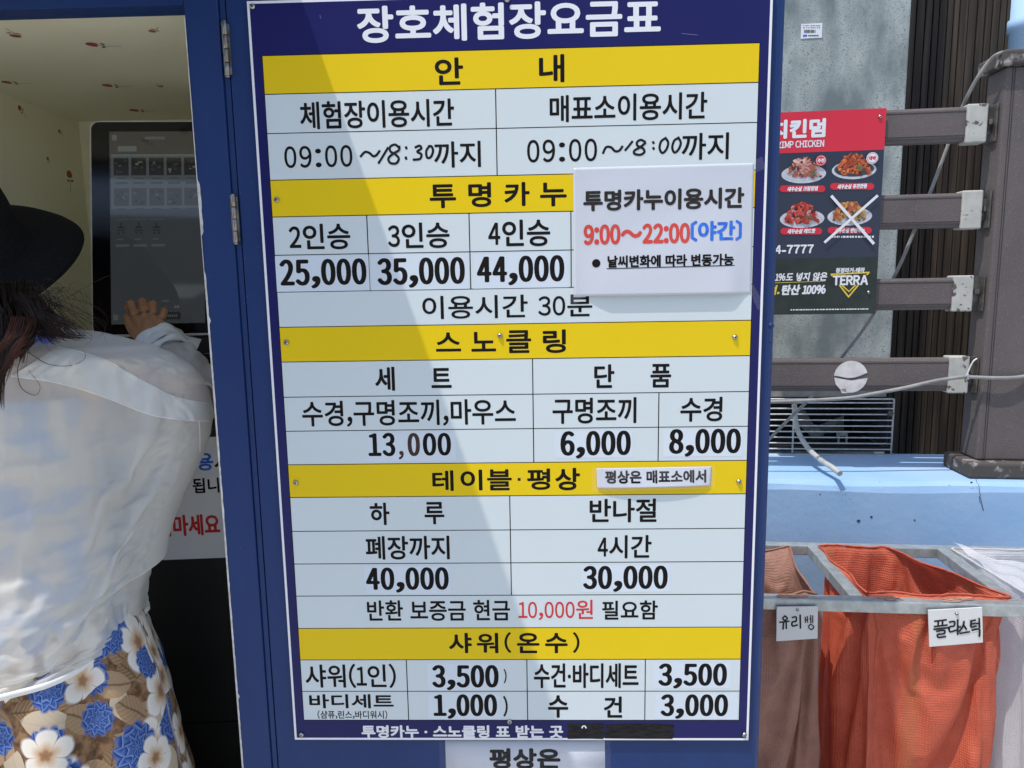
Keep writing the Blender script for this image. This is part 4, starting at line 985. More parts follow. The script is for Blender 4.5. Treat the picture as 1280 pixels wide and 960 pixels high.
# mounting bracket seen at the upper corner
b = MB(); q0 = KP.hit(97, 152); q1 = KP.hit(116, 174)
b.prism([KP.pt(q0[0], q0[1], -.05), KP.pt(q1[0], q0[1], -.05), KP.pt(q1[0], q1[1], -.05), KP.pt(q0[0]+.012, q1[1]+.006, -.05)], -KP.N*.05); fixn(b.build('mount_bracket', 'housing', term, bevel=.002))
# pedestal
PO = KP.pt((ul+ur)/2, vb_, -.01); KD = Plane(PO, KU, (0, 0, 1)); hw = (ur-ul)/2+.02
b = MB(); p0 = PO-KU*hw; p1 = PO+KU*hw
b.prism([p0+Vector((0, 0, -.0015)), p1+Vector((0, 0, -.0015)), p1+KH*.30+Vector((0, 0, -.0015)), p0+KH*.30+Vector((0, 0, -.0015))], (0, 0, -(PO.z-.0015-.062))); fixn(b.build('pedestal', 'kiosk_black', term, bevel=.003))
b = MB(); u, v = KD.hit(246, 447)
b.box(0, 0, 0, 0, 0, 0) if False else None
b.prism([KD.pt(u-.05, v-.03, .001), KD.pt(u+.05, v-.03, .001), KD.pt(u+.05, v+.012, .001), KD.pt(u-.05, v+.012, .001)], KD.N*.012); fixn(b.build('scanner', 'bezel', term, bevel=.002))
b = MB()
for k in range(4): pquad(b, KD, 236+k*3, 446, 238+k*3, 449, .0135)
b.build('scanner_mark', 'ink_white', term)
b = MB(); u0, v0 = KD.hit(230, 905); b.poly([KD.pt(-hw, v0, .0012), KD.pt(hw, v0, .0012), KD.pt(hw, v0+.002, .0012), KD.pt(-hw, v0+.002, .0012)]); b.build('panel_joint', 'bezel', term)
kn = thing('terminal_notice', 'white notice with red and black words on the terminal pedestal', 'notice', KD.px(235, 701, .002))
kx0, kz0 = KD.hit(170, 701); kx1, kz1 = KD.hit(300, 545)
b = MB(); b.prism([KD.pt(kx0, kz0, .001), KD.pt(kx1, kz0, .001), KD.pt(kx1, kz1, .001), KD.pt(kx0, kz1, .001)], KD.N*.0008); fixn(b.build('paper', 'border_white', kn))
text(kn, '됩니', KD, 241, 274.5, 597, 616, 'ink', off=.0022, bold=.025); text(kn, '시마세요', KD, 195.5, 275.5, 643, 669.5, 'ink_red', off=.0022, bold=.03)
text(kn, '용', KD, 246, 267, 566, 588, 'print_blue', off=.0022, bold=.03); text(kn, '시', KD, 268, 288, 566, 588, 'ink', off=.0022, bold=.03)

# ================================================================== PERSON AT THE TERMINAL
M['skin'] = mat('skin', (0.58, 0.285, 0.145), (0.50, 0.235, 0.115), rough=.5, scale=30, bump=.12, bscale=300)
M['hat_black'] = mat('black knitted hat', (0.006, 0.006, 0.0065), (0.012, 0.012, 0.013), rough=.8, scale=200, spec=.2)
M['hair'] = mat('dark brown hair', (0.014, 0.0075, 0.0055), (0.032, 0.016, 0.010), spec=.25, rough=.5, scale=60, stretch=(1, 1, .2))
M['hair_red'] = mat('reddish brown hair ends', (0.11, 0.036, 0.017), (0.06, 0.021, 0.011), spec=.3, rough=.45, scale=60, stretch=(1, 1, .2))
M['sole'] = mat('tan sandal', (.3, .2, .12), rough=.7)
spx = lambda py: 10+(py-430)*.112
def spine(py, y=0.0): return at(spx(py), py, y)
zpy = lambda z: 348+(1.5-z)/1.29*870
person = thing('person', 'person in black hat, sheer white blouse and floral skirt touching the terminal screen', 'person', (spine(770).x, 0.0, 0))
def skin_mesh(name, chains, parent, m, sub=2, voxel=0.0020, smooth=3):
    """one continuous surface grown round chains of joints [(point, radius), ...]"""
    bm = bmesh.new(); lay = bm.verts.layers.skin.verify()
    Mi = Matrix.Identity(4); p = parent
    while p is not None: Mi = p.matrix_basis @ Mi; p = p.parent
    Mi = Mi.inverted(); index = {}
    roots = []
    for ch in chains:
        prev = None
        for k, (pt_, r_) in enumerate(ch):
            key = (round(pt_[0], 4), round(pt_[1], 4), round(pt_[2], 4))
            v = bm.verts.new(Mi @ Vector(pt_)); v[lay].radius = (r_, r_) if not isinstance(r_, tuple) else r_
            if prev is None: v[lay].use_root = True
            else: bm.edges.new((prev, v))
            prev = v
    me = bpy.data.meshes.new(name); bm.to_mesh(me); bm.free()
    o = bpy.data.objects.new(name, me); COL.objects.link(o); o.parent = parent
    o.modifiers.new('skin', 'SKIN').use_smooth_shade = True
    s_ = o.modifiers.new('sub', 'SUBSURF'); s_.levels = s_.render_levels = sub
    r_ = o.modifiers.new('fuse', 'REMESH'); r_.mode = 'VOXEL'; r_.voxel_size = voxel; r_.use_smooth_shade = True
    q = o.modifiers.new('soft', 'SMOOTH'); q.iterations = smooth; q.factor = .5
    # bake to plain mesh
    bpy.context.view_layer.update(); dg = bpy.context.evaluated_depsgraph_get(); nm = bpy.data.meshes.new_from_object(o.evaluated_get(dg))
    o.modifiers.clear(); o.data = nm; nm.materials.clear(); nm.materials.append(M[m])
    for p_ in nm.polygons: p_.use_smooth = True
    return o
hip = spine(770, .01); chest = spine(520, .01); neck0 = spine(425, .02); neckT = at(-24, 385, .07); headC = at(-46, 345, .12)
shR = at(128, 463, -.01); elR = at(244, 500, .10); wrR = at(190, 428, .238)
shL = Vector((2*spine(463).x-shR.x, 0, shR.z)); shL.x += .03; elL = shL+Vector((.015, .03, -.27)); wrL = elL+Vector((.02, .08, -.22))
kn_ = lambda sx: Vector((hip.x+sx*.10, .03, .46)); an_ = lambda sx: Vector((hip.x+sx*.10, .05, .085))
hd = at
chains = [
 [(hip, .135), (hip.lerp(chest, .5), .105), (chest, .112), (chest.lerp(neck0, .65)+Vector((0, .02, -.02)), .065), (neck0+Vector((0, 0, -.01)), .06), (neckT, .048), (headC+Vector((0, .0, -.03)), .075), (headC+Vector((0, 0, .06)), .085), (headC+Vector((0, 0, .10)), .05)],
 [(chest.lerp(neck0, .6)+Vector((0, .02, -.02)), .055), (shR+Vector((0, .02, -.012)), .048), (shR.lerp(elR, .5), .044), (elR, .036), (elR.lerp(wrR, .4), .034), (wrR, .0235)],
 [(chest.lerp(neck0, .6)+Vector((0, .02, -.02)), .055), (shL+Vector((0, .02, -.012)), .048), (elL, .038), (wrL, .024), (wrL+Vector((.01, .03, -.08)), .03), (wrL+Vector((.01, .05, -.15)), .014)],
 [(headC+Vector((0, .07, -.01)), .02), (headC+Vector((0, .105, -.02)), .011)], [(headC+Vector((.075, 0, 0)), .012), (headC+Vector((.088, -.005, .01)), .014)], [(headC+Vector((-.075, 0, 0)), .012), (headC+Vector((-.088, -.005, .01)), .014)]]
for sx in (1, -1): chains.append([(hip+Vector((sx*.07, 0, -.03)), .10), (hip+Vector((sx*.10, .01, -.18)), .085), (kn_(sx), .055), (kn_(sx)+Vector((0, -.01, -.14)), .052), (an_(sx), .036), (an_(sx)+Vector((0, .06, -.04)), .034), (an_(sx)+Vector((.01, .17, -.058)), .022)])
A3 = lambda px, py, y: at(px, py, y)
KNK = [(169.5, 396, .282), (180.5, 392, .286), (192, 394, .284), (202.5, 400, .278)]
for kx, ky_, kz in KNK: chains.append([(wrR, .019), (A3((kx*1.1+188*.9)/2, (ky_+424)/2, (kz+.238)/2), .0150), (A3(kx, ky_, kz), .0125)])
chains.append([(wrR, .021), (A3(187, 412, .258), .0215), (A3(186, 398, .276), .018)])
F = [[(169.5, 396, .282), (163.5, 378, .304), (158.5, 386, .336)], [(180.5, 392, .286), (178, 375.5, .310), (176, 382, .340)],
     [(192, 394, .284), (191, 378.5, .308), (188.5, 386, .337)], [(202.5, 400, .278), (206, 386.5, .300), (203, 393, .324)]]
for f, r_ in zip(F, (.0092, .0095, .0090, .0081)): chains.append([(A3(*f[0]), r_*1.15), (A3(*f[0]).lerp(A3(*f[1]), .5), r_*1.02), (A3(*f[1]), r_*1.03), (A3(*f[1]).lerp(A3(*f[2]), .6), r_*.92), (A3(*f[2]), r_*.72)])
chains.append([(A3(181, 424, .243), .016), (A3(169, 415, .258), .0145), (A3(161.5, 404, .278), .0108), (A3(159, 396.5, .296), .0092), (A3(160, 391, .306), .0068)])
body = skin_mesh('body', chains, person, 'skin')
# nails
b = MB()
# blouse: one loose shell, wide at the raised arm
rowsR = [(409, 60), (413, 95), (418, 128), (426, 158), (436, 192), (450, 220), (466, 242), (485, 256), (505, 263), (530, 266.5), (555, 264), (580, 255), (610, 241), (640, 226), (670, 215), (693, 208), (712, 205.5), (719, 190), (734, 184), (748, 180), (765, 177.5), (784, 178)]
rowsB = [(409, .045), (420, .07), (440, .095), (480, .122), (560, .138), (680, .152), (784, .166)]
rowsS = [(409, .01), (450, .05), (500, .085), (560, .09), (620, .075), (700, .05), (784, .03)]
rowsL = [(409, .10), (420, .17), (450, .24), (500, .27), (600, .25), (700, .22), (784, .21)]
NT, NZ = 170, 130
b = MB(); rings = []
for j in range(NZ+1):
    py = 409+(784-409)*j/NZ
    c = spine(py, 0.0); z = c.z; Y = interp(rowsS, py); ar = at(interp(rowsR, py), py, Y).x-c.x; al = interp(rowsL, py); B = interp(rowsB, py)
    ring = []; low_ = max(0, (py-440)/344)
    for k in range(NT):
        a = 2*math.pi*k/NT; ca, sa = math.cos(a), math.sin(a)
        x = c.x+(ar if ca > 0 else al)*math.copysign(abs(ca)**.86, ca); y = .0-B*sa*(1.0 if sa > 0 else .9)*(1-.30*max(0, ca)**2)+Y*max(0, ca)**1.6
        ph = R(24); al_ = x*math.cos(ph)+z*math.sin(ph)+y*.4; ac_ = -x*math.sin(ph)+z*math.cos(ph)
        n1 = mnoise.noise(Vector((al_*2.6, ac_*11+mnoise.noise(Vector((x*4, z*4, 2)))*.9, y*3+4)))
        n2 = mnoise.noise(Vector((al_*5, ac_*26+1.3*mnoise.noise(Vector((x*6, z*6, 5))), y*5)))
        n3 = mnoise.noise(Vector((x*3.2, y*3.2, z*3.2+9)))
        amp = .25+.75*min(1, low_*2.2); fl0 = max(0, (py-690)/94)**.7
        dsp = amp*(.016*max(0, 1-abs(n1)*3.2)**1.3+.012*n3)
        dsp *= 1-.6*fl0; dsp += .004*fl0
        g = 1+dsp/max(.08, math.hypot(ca*.2, sa*B)+.05)*.8
        # loose hem flutters
        fl_ = max(0, (py-700)/84); y -= .005*fl_*math.sin(7*a+1.2); x += .004*fl_*math.sin(9*a)
        dip = -.052*max(0, sa)**1.2*max(0, (py-560)/224)**1.4
        edge = max(0.0, ca)**6
        i = b.P((c.x+(x-c.x)*(1+(g-1)*(1-edge)), y*(1+(g-1)*1.0), z+dip)); b.uv[i] = (x*1.0, z); ring.append(i)
    rings.append(ring)
b.skin(rings, 0, True); top = rings[0]
pin = []
for j in range(NZ+1):
    py = 409+(784-409)*j/NZ
    for k in range(NT):
        ca = math.cos(2*math.pi*k/NT)
        pin.append(1.0 if py < 452 or j >= NZ-1 or ca > .94 else .55 if ca > .86 else 0.0)
form = MB(); fr_ = []
for j in range(26):
    py = 430+(840-430)*j/25; c = spine(py, 0.0); ax_ = interp([(430, .10), (470, .15), (560, .15), (700, .15), (785, .175), (840, .19)], py); by_ = interp([(430, .04), (480, .085), (600, .10), (700, .11), (785, .135), (840, .15)], py)
    fr_.append([form.P((c.x+ax_*math.cos(2*math.pi*k/40), .005-by_*math.sin(2*math.pi*k/40), c.z)) for k in range(40)])
form.skin(fr_, 0, True)
b.v = settle(b.v, b.f, pin, 22, .115, bend=.10, tension=14, mass=.07, collider=(form.v, form.f))
def to_px(p):
    d_ = p-CAM; z_ = d_.dot(FW); return 640+FPX*d_.dot(RT)/z_, 480-FPX*d_.dot(UP)/z_
CR = [((-30, 598), (95, 570), .010), ((-20, 653), (80, 634), .010), ((-20, 662), (125, 664), .007), ((30, 700), (150, 668), .008), ((-20, 742), (170, 690), .012), ((10, 800), (185, 730), .010), ((-10, 560), (60, 540), .006), ((100, 560), (200, 545), .005)]
for i_, p in enumerate(b.v):
    if p.y > -.02: continue
    X_, Y_ = to_px(p); dd = 0
    for (ax_, ay_), (bx_, by_), am in CR:
        t_ = ((X_-ax_)*(bx_-ax_)+(Y_-ay_)*(by_-ay_))/((bx_-ax_)**2+(by_-ay_)**2)
        if -.1 < t_ < 1.1:
            u_ = (Y_-(ay_+(by_-ay_)*t_))+6*math.sin(3*t_+ax_); e_ = math.sin(math.pi*min(1, max(0, (t_+.1)/1.2)))
            dd += am*e_*(math.exp(-(u_/5.5)**2) if u_ < 0 else math.exp(-(u_/13)**2))
    b.v[i_] = p+Vector((0, -dd, dd*.25))
rings_v = [b.v[i].copy() for i in rings[-1]]
inner = MB(); ir = []
for j in range(4, 24):
    c = spine(430+(840-430)*j/25, 0.0)
    ir.append([inner.P(c+(form.v[i]-c)*.955) for i in fr_[j]])
inner.skin(ir, 0, True)
M['inner'] = mat('blue and cream camisole', (.20, .34, .62), (.70, .60, .48), rough=.7, scale=20, lo=.40, hi=.54)
inner.build('inner_top', 'inner', person, sub=1)
# forearm sleeve and turned cuff
path = [(246, 505, .095), (243, 488, .125), (233, 470, .160), (221, 456, .190), (212, 447, .208)]
P_ = spline([A3(*p) for p in path], 6); R_ = [.050, .052, .052, .048, .046]
rad = [R_[min(4, int(i/6))]*(1-(i/6 % 1))+R_[min(4, int(i/6)+1)]*((i/6) % 1) if i/6 < 4 else R_[4] for i in range(len(P_))]
rad = [r_*(1+.07*math.sin(i*1.1)+.05*math.sin(i*2.3)) for i, r_ in enumerate(rad)]
def crumpled(b, P_, rad, n=36, amp=.10, seed=1, m=0):
    rg = []; ref = None
    for i, p in enumerate(P_):
        d_ = (P_[min(i+1, len(P_)-1)]-P_[max(i-1, 0)]).normalized()
        if ref is None: ref = d_.orthogonal().normalized()
        ref = (ref-d_*ref.dot(d_)).normalized(); bb = d_.cross(ref); ring = []
        for k in range(n):
            a = 2*math.pi*k/n; f = 1+amp*mnoise.noise(Vector((2*math.cos(a), 2*math.sin(a), i*.35+seed*7)))*1.6
            q = p+(ref*math.cos(a)+bb*math.sin(a))*rad[i]*f; ii = b.P(q); b.uv[ii] = (a*.05, i*.01); ring.append(ii)
        rg.append(ring)
    b.skin(rg, m, True); return rg
crumpled(b, P_, rad, 40, .16, 3)
blouse_tex = bpy.data.materials.new('sheer white voile'); blouse_tex.use_nodes = True; nt = blouse_tex.node_tree; pb = nt.nodes['Principled BSDF']
v = objvec(nt); cc = mixc(nt, ramp(nt, noise(nt, v, 5, 4), [(.35, 0.0), (.7, 1.0)]), (.88, .87, .82, 1), (.83, .815, .76, 1))
nt.links.new(cc, pb.inputs['Base Color']); pb.inputs['Roughness'].default_value = .65; pb.inputs['Specular IOR Level'].default_value = .25; pb.inputs['Sheen Weight'].default_value = .25
bp = nd(nt, 'Bump'); bp.inputs['Strength'].default_value = .6; bp.inputs['Distance'].default_value = .004; nt.links.new(noise(nt, objvec(nt, (1, 1, 2.2)), 26, 6, .6), bp.inputs['Height']); nt.links.new(bp.outputs[0], pb.inputs['Normal'])
tl_ = nd(nt, 'BsdfTranslucent'); nt.links.new(cc, tl_.inputs[0]); tp = nd(nt, 'BsdfTransparent')
m1 = nd(nt, 'MixShader'); m1.inputs[0].default_value = .28; nt.links.new(pb.outputs[0], m1.inputs[1]); nt.links.new(tl_.outputs[0], m1.inputs[2])
m2 = nd(nt, 'MixShader'); m2.inputs[0].default_value = .34; nt.links.new(m1.outputs[0], m2.inputs[1]); nt.links.new(tp.outputs[0], m2.inputs[2]); nt.links.new(m2.outputs[0], nt.nodes['Material Output'].inputs[0])
M['blouse'] = blouse_tex
M['blouse_thick'] = mat('doubled white voile', (.88, .875, .83), (.84, .83, .78), rough=.65, spec=.25, scale=20, bump=.2, bscale=60)
blouse_b = b
bv = BVHTree.FromPolygons(b.v, [tuple(f) for f in b.f])
blouse = b.build('blouse', 'blouse', person, sub=1)
def on_cloth(px, py, lift=.0015):
    d_ = ray(px, py).normalized(); h = bv.ray_cast(CAM, d_)
    return None if h[0] is None else h[0]-d_*lift
def seam(pts, wd, name='seam'):
    q = spline([Vector((x, y, 0)) for x, y in pts], 14); mb = MB(); L = []; Rr = []
    for i, p in enumerate(q):
        d_ = q[min(i+1, len(q)-1)]-q[max(i-1, 0)]; d_.normalize(); n_ = Vector((-d_.y, d_.x, 0))*wd/2
        a_, c_ = on_cloth(*(p+n_).xy), on_cloth(*(p-n_).xy)
        if a_ is None or c_ is None: continue
        L.append(mb.P(a_)); Rr.append(mb.P(c_))
    for i in range(len(L)-1): mb.face((L[i], Rr[i], Rr[i+1], L[i+1]), 0, True)
    return mb.build(name, 'blouse_thick', blouse)
def yoke(lo, hi, name):
    a_ = spline([Vector(p+(0,)) for p in lo], 12); c_ = spline([Vector(p+(0,)) for p in hi], 12); mb = MB(); G = []
    for p, q in zip(a_, c_):
        row = [on_cloth(*(p.lerp(q, t)).xy, .0022) for t in (0, .06, .2, .4, .6, .8, .94, 1)]
        if None in row: continue
        G.append([mb.P(x) for x in row])
    for r0_, r1_ in zip(G, G[1:]):
        for k in range(len(r0_)-1): mb.face((r0_[k], r1_[k], r1_[k+1], r0_[k+1]), 0, True)
    return mb.build(name, 'yoke', blouse)
M['yoke'] = mat('yoke double voile', (.66, .655, .62), (.61, .60, .565), rough=.65, spec=.25, scale=14, bump=.25, bscale=50)
yoke([(14, 470), (70, 478), (125, 494), (188, 518), (236, 525), (262, 526)], [(72, 434), (100, 440), (135, 452), (178, 476), (217, 496), (261, 505)], 'yoke_band')
seam([(14, 470), (70, 478), (125, 494), (188, 518), (236, 525), (262, 526)], 1.8)
seam([(72, 434), (100, 440), (135, 452), (178, 476), (217, 496), (261, 505)], 1.8)
seam([(228, 500), (243, 508), (249, 530), (250, 565)], 1.6)
# cuff
b = MB(); cp = spline([A3(216, 450, .198), A3(207, 440, .222), A3(200, 431, .240)], 5)
rg = crumpled(b, cp, [.046+.0035*math.sin(i*.9) for i in range(len(cp))], 40, .10, 9)
cu2 = spline([A3(200, 431, .240), A3(206, 438, .226), A3(213, 446, .207)], 5)
crumpled(b, cu2, [.050+.002*math.sin(i*1.3) for i in range(len(cu2))], 40, .12, 9)
# the turned-back tab that hangs off the cuff
Gq = [[(205, 420, .24), (228, 419, .232), (252, 424, .222)], [(212, 432, .212), (232, 432, .206), (246, 437, .200)], [(214, 446, .19), (230, 450, .182), (240, 450, .178)]]
V_ = [[b.P(A3(*p)) for p in r_] for r_ in Gq]
for j in range(2):
    for i in range(2): b.face((V_[j][i], V_[j][i+1], V_[j+1][i+1], V_[j+1][i]), 0, True)
b.build('cuff', 'blouse_thick', blouse, solid=.0008)
# collar with a blue scarf edge under the hair
b = MB(); cn = spine(414, .01)
rg = [[b.P((cn.x+(r_)*math.cos(2*math.pi*k/40), cn.y+r_*.85*math.sin(2*math.pi*k/40), cn.z+h_+.008*math.cos(2*math.pi*k/40))) for k in range(40)] for r_, h_ in ((.094, -.03), (.082, 0), (.074, .022), (.079, .024), (.092, .004))]
b.skin(rg, 0, True); b.build('collar', 'blouse_thick', blouse)
b = MB(); q = [on_cloth(x, y, .006) or A3(x, y, -.09) for x, y in ((40, 424), (50, 420), (58, 424), (66, 417))]
for k in range(3): b.tube(spline([p+Vector((0, 0, -k*.006)) for p in q], 5), .005, 6)
b.build('scarf', mat('blue scarf', (.03, .07, .35), (.10, .16, .5), rough=.6, scale=40), person)
# hem band of the blouse
b = MB(); hemr = rings[-1]; L = rings_v
cen = sum(L, Vector())/len(L)
lo_ = [b.P(p+(p-cen).normalized()*.0012+Vector((0, 0, -.001))) for p in L]; hi_ = [b.P(p+(p-cen).normalized()*.0012+Vector((0, 0, .011))) for p in L]
b.skin([lo_, hi_], 0, True); b.build('hem', 'blouse_thick', blouse, solid=.0006)

# floral skirt
fm = bpy.data.materials.new('floral print cotton'); fm.use_nodes = True; nt = fm.node_tree; pb = nt.nodes['Principled BSDF']
uv = nd(nt, 'TexCoord').outputs['UV']
def warp(vec, sc, amt):
    n_ = nd(nt, 'TexNoise'); n_.inputs['Scale'].default_value = sc; nt.links.new(vec, n_.inputs['Vector'])
    a_ = nd(nt, 'VectorMath', operation='SUBTRACT'); nt.links.new(n_.outputs['Color'], a_.inputs[0]); a_.inputs[1].default_value = (.5, .5, .5)
    s_ = nd(nt, 'VectorMath', operation='SCALE'); nt.links.new(a_.outputs[0], s_.inputs[0]); s_.inputs['Scale'].default_value = amt
    o_ = nd(nt, 'VectorMath', operation='ADD'); nt.links.new(vec, o_.inputs[0]); nt.links.new(s_.outputs[0], o_.inputs[1]); return o_.outputs[0]
def cells(scale, off, rnd=.75):
    mp_ = nd(nt, 'Mapping'); mp_.inputs['Scale'].default_value = (scale, scale, 0); mp_.inputs['Location'].default_value = (off, off*.7, 0); nt.links.new(warp(uv, 30, .008), mp_.inputs['Vector'])
    vo = nd(nt, 'TexVoronoi'); vo.voronoi_dimensions = '2D'; vo.inputs['Scale'].default_value = 1; vo.inputs['Randomness'].default_value = rnd; nt.links.new(mp_.outputs[0], vo.inputs['Vector'])
    df = nd(nt, 'VectorMath', operation='SUBTRACT'); nt.links.new(mp_.outputs[0], df.inputs[0]); nt.links.new(vo.outputs['Position'], df.inputs[1])
    sp = nd(nt, 'SeparateXYZ'); nt.links.new(df.outputs[0], sp.inputs[0]); sc_ = nd(nt, 'SeparateColor'); nt.links.new(vo.outputs['Color'], sc_.inputs[0])
    th = math_(nt, 'ARCTAN2', sp.outputs[1], sp.outputs[0]); r_ = vo.outputs['Distance']
    return r_, th, sc_.outputs[0], sc_.outputs[1], sc_.outputs[2]
def petals(r_, th, ph, n, R0, dep, sharp=.5):
    a_ = math_(nt, 'ABSOLUTE', math_(nt, 'COSINE', math_(nt, 'MULTIPLY_ADD', th, n/2.0, math_(nt, 'MULTIPLY', ph, 6.28))))
    lim = math_(nt, 'MULTIPLY_ADD', math_(nt, 'POWER', a_, sharp), dep, R0-dep)
    return math_(nt, 'MULTIPLY', math_(nt, 'SUBTRACT', lim, r_), 16.0, clamp=True), a_, math_(nt, 'DIVIDE', r_, lim)
# leaf ground
def leaves(base, scale, off, pick):
    r_, th, c1, c2, c3 = cells(scale, off, 1.0); t2 = math_(nt, 'SUBTRACT', th, math_(nt, 'MULTIPLY', c3, 6.28))
    X = math_(nt, 'MULTIPLY', r_, math_(nt, 'COSINE', t2)); Y = math_(nt, 'ABSOLUTE', math_(nt, 'MULTIPLY', r_, math_(nt, 'SINE', t2)))
    lim = math_(nt, 'MULTIPLY_ADD', math_(nt, 'MULTIPLY', X, X), -1.0, .30); msk = math_(nt, 'LESS_THAN', Y, lim)
    vein = math_(nt, 'ABSOLUTE', math_(nt, 'SINE', math_(nt, 'MULTIPLY', math_(nt, 'SUBTRACT', X, math_(nt, 'MULTIPLY', Y, .9)), 24.0)))
    c_ = mixc(nt, c1, (.14, .07, .032, 1), (.46, .30, .17, 1)); c_ = mixc(nt, math_(nt, 'MULTIPLY', vein, .5), c_, (.46, .31, .17, 1))
    c_ = mixc(nt, ramp(nt, Y, [(.0, .8), (.035, 0.0)]), c_, (.09, .04, .016, 1))
    c_ = mixc(nt, ramp(nt, c2, [(.74, 0.0), (.75, .75)]), c_, (.62, .52, .38, 1))
    return mixc(nt, math_(nt, 'MULTIPLY', msk, math_(nt, 'LESS_THAN', c2, pick)), base, c_)
leafc = mixc(nt, ramp(nt, noise(nt, uv, 40, 3), [(.4, 0.0), (.6, 1.0)]), (.11, .052, .024, 1), (.30, .17, .085, 1))
leafc = leaves(leafc, 15, 3.3, 1.1); leafc = leaves(leafc, 12, 7.9, .9)
out = leafc
def blue(out, scale, off, pick, R0):
    r_, th, c1, c2, c3 = cells(scale, off)
    msk, a_, q = petals(r_, th, c3, 11, R0, .07, .6)
    band = math_(nt, 'FRACT', math_(nt, 'MULTIPLY_ADD', q, 3.4, math_(nt, 'MULTIPLY', math_(nt, 'ABSOLUTE', math_(nt, 'SINE', math_(nt, 'MULTIPLY_ADD', th, 4.5, math_(nt, 'MULTIPLY', math_(nt, 'FLOOR', math_(nt, 'MULTIPLY', q, 3.4)), 1.1)))), .75)))
    cb_ = ramp(nt, band, [(0.0, (.012, .024, .11, 1)), (.35, (.035, .085, .32, 1)), (.8, (.11, .20, .45, 1)), (1.0, (.22, .32, .55, 1))])
    m_ = math_(nt, 'MULTIPLY', msk, math_(nt, 'LESS_THAN', c1, pick)); return mixc(nt, m_, out, cb_)
def cream(out, scale, off, pick, R0):
    r_, th, c1, c2, c3 = cells(scale, off)
    msk, a_, q = petals(r_, th, c3, 5, R0, .20, .55)
    vein = math_(nt, 'ABSOLUTE', math_(nt, 'SINE', math_(nt, 'MULTIPLY', th, 22.0)))
    cb_ = ramp(nt, q, [(0.0, (.28, .12, .05, 1)), (.16, (.33, .17, .08, 1)), (.27, (.60, .40, .24, 1)), (.55, (.80, .73, .62, 1)), (.9, (.84, .80, .73, 1)), (1.0, (.62, .50, .36, 1))])
    cb_ = mixc(nt, math_(nt, 'MULTIPLY', vein, .12), cb_, (.55, .42, .30, 1)); cb_ = mixc(nt, ramp(nt, a_, [(.0, .55), (.18, 0.0)]), cb_, (.42, .26, .14, 1))
    m_ = math_(nt, 'MULTIPLY', msk, math_(nt, 'LESS_THAN', c2, pick)); return mixc(nt, m_, out, cb_)
out = blue(out, 11, 9.1, .5, .40); out = cream(out, 8.4, 2.7, .66, .53); out = blue(out, 7.4, 5.2, .50, .40); out = cream(out, 10.5, 6.4, .30, .5); out = blue(out, 12, 1.4, .14, .42)
nt.links.new(out, pb.inputs['Base Color']); pb.inputs['Roughness'].default_value = .7; pb.inputs['Specular IOR Level'].default_value = .25
M['floral'] = fm
b = MB(); rings = []
rowsK = [(735, 150), (752, 166), (775, 178), (800, 186), (850, 203), (900, 214), (960, 227), (1040, 246)]
for j in range(111):
    t = j/110; z = .905-(.905-.14)*t; py = zpy(z)
    c = spine(min(py, 960), 0.0); cx = hip.x
    if py < 1040: ar = at(interp(rowsK, py), py, .02).x-cx; a0 = ar
    else: ar = a0+(py-1040)*.00011
    ring = []
    for k in range(200):
        a = 2*math.pi*k/200; ca, sa = math.cos(a), math.sin(a)
        f = (.009+.024*t)*(math.sin(6*a+.8+1.5*t)*.6+.5*math.sin(11*a+2.2))*(1-max(0, ca)**8)
        i = b.P((cx+ar*ca+f*ca, .01-(ar*(.68+.14*t))*sa-f*sa, z)); b.uv[i] = (a*.24+.03, z+.013); ring.append(i)
    rings.append(ring)
b.skin(rings, 0, True); skirt = b.build('skirt', 'floral', person, solid=.001)
# hat
hc = at(-58, 316, .10); tilt = R(35)
ax = Vector((.10, -math.sin(tilt), math.cos(tilt))).normalized(); hu = Vector((1, 0, 0)); hu = (hu-ax*hu.dot(ax)).normalized(); hv = ax.cross(hu)
b = MB(); rings = []
prof_ = [(.172, -.020), (.174, -.017), (.169, -.010), (.155, .002), (.135, .009), (.115, .012), (.106, .016), (.100, .032), (.098, .07), (.094, .105), (.078, .130), (.048, .141), (.012, .144)]
for pi_, (r_, h_) in enumerate(prof_):
    ring = []
    for k in range(72):
        a = 2*math.pi*k/72; wv_ = (.012*math.sin(2*a+.5)+.006*math.sin(3*a+1.9))*max(0, (r_-.10)/.09); rr_ = 1.22*r_*(1+.05*math.sin(2*a+.6)*max(0, (r_-.1)/.09))
        i = b.P(hc+(hu*math.cos(a)+hv*math.sin(a))*rr_+ax*(1.2*h_+wv_)); b.uv[i] = (a, r_-h_); ring.append(i)
    rings.append(ring)
b.skin(rings, 0, True); b.face(rings[-1])
hm = M['hat_black']; nt = hm.node_tree; sp = nd(nt, 'SeparateXYZ'); nt.links.new(nd(nt, 'TexCoord').outputs['UV'], sp.inputs[0])
bp = nd(nt, 'Bump'); bp.inputs['Strength'].default_value = .5; bp.inputs['Distance'].default_value = .0015
nt.links.new(math_(nt, 'MULTIPLY_ADD', math_(nt, 'SINE', math_(nt, 'MULTIPLY', sp.outputs[1], 1500.0)), .5, noise(nt, None, 400, 2)), bp.inputs['Height']); nt.links.new(bp.outputs[0], nt.nodes['Principled BSDF'].inputs['Normal'])
b.build('hat', 'hat_black', person, solid=.003)

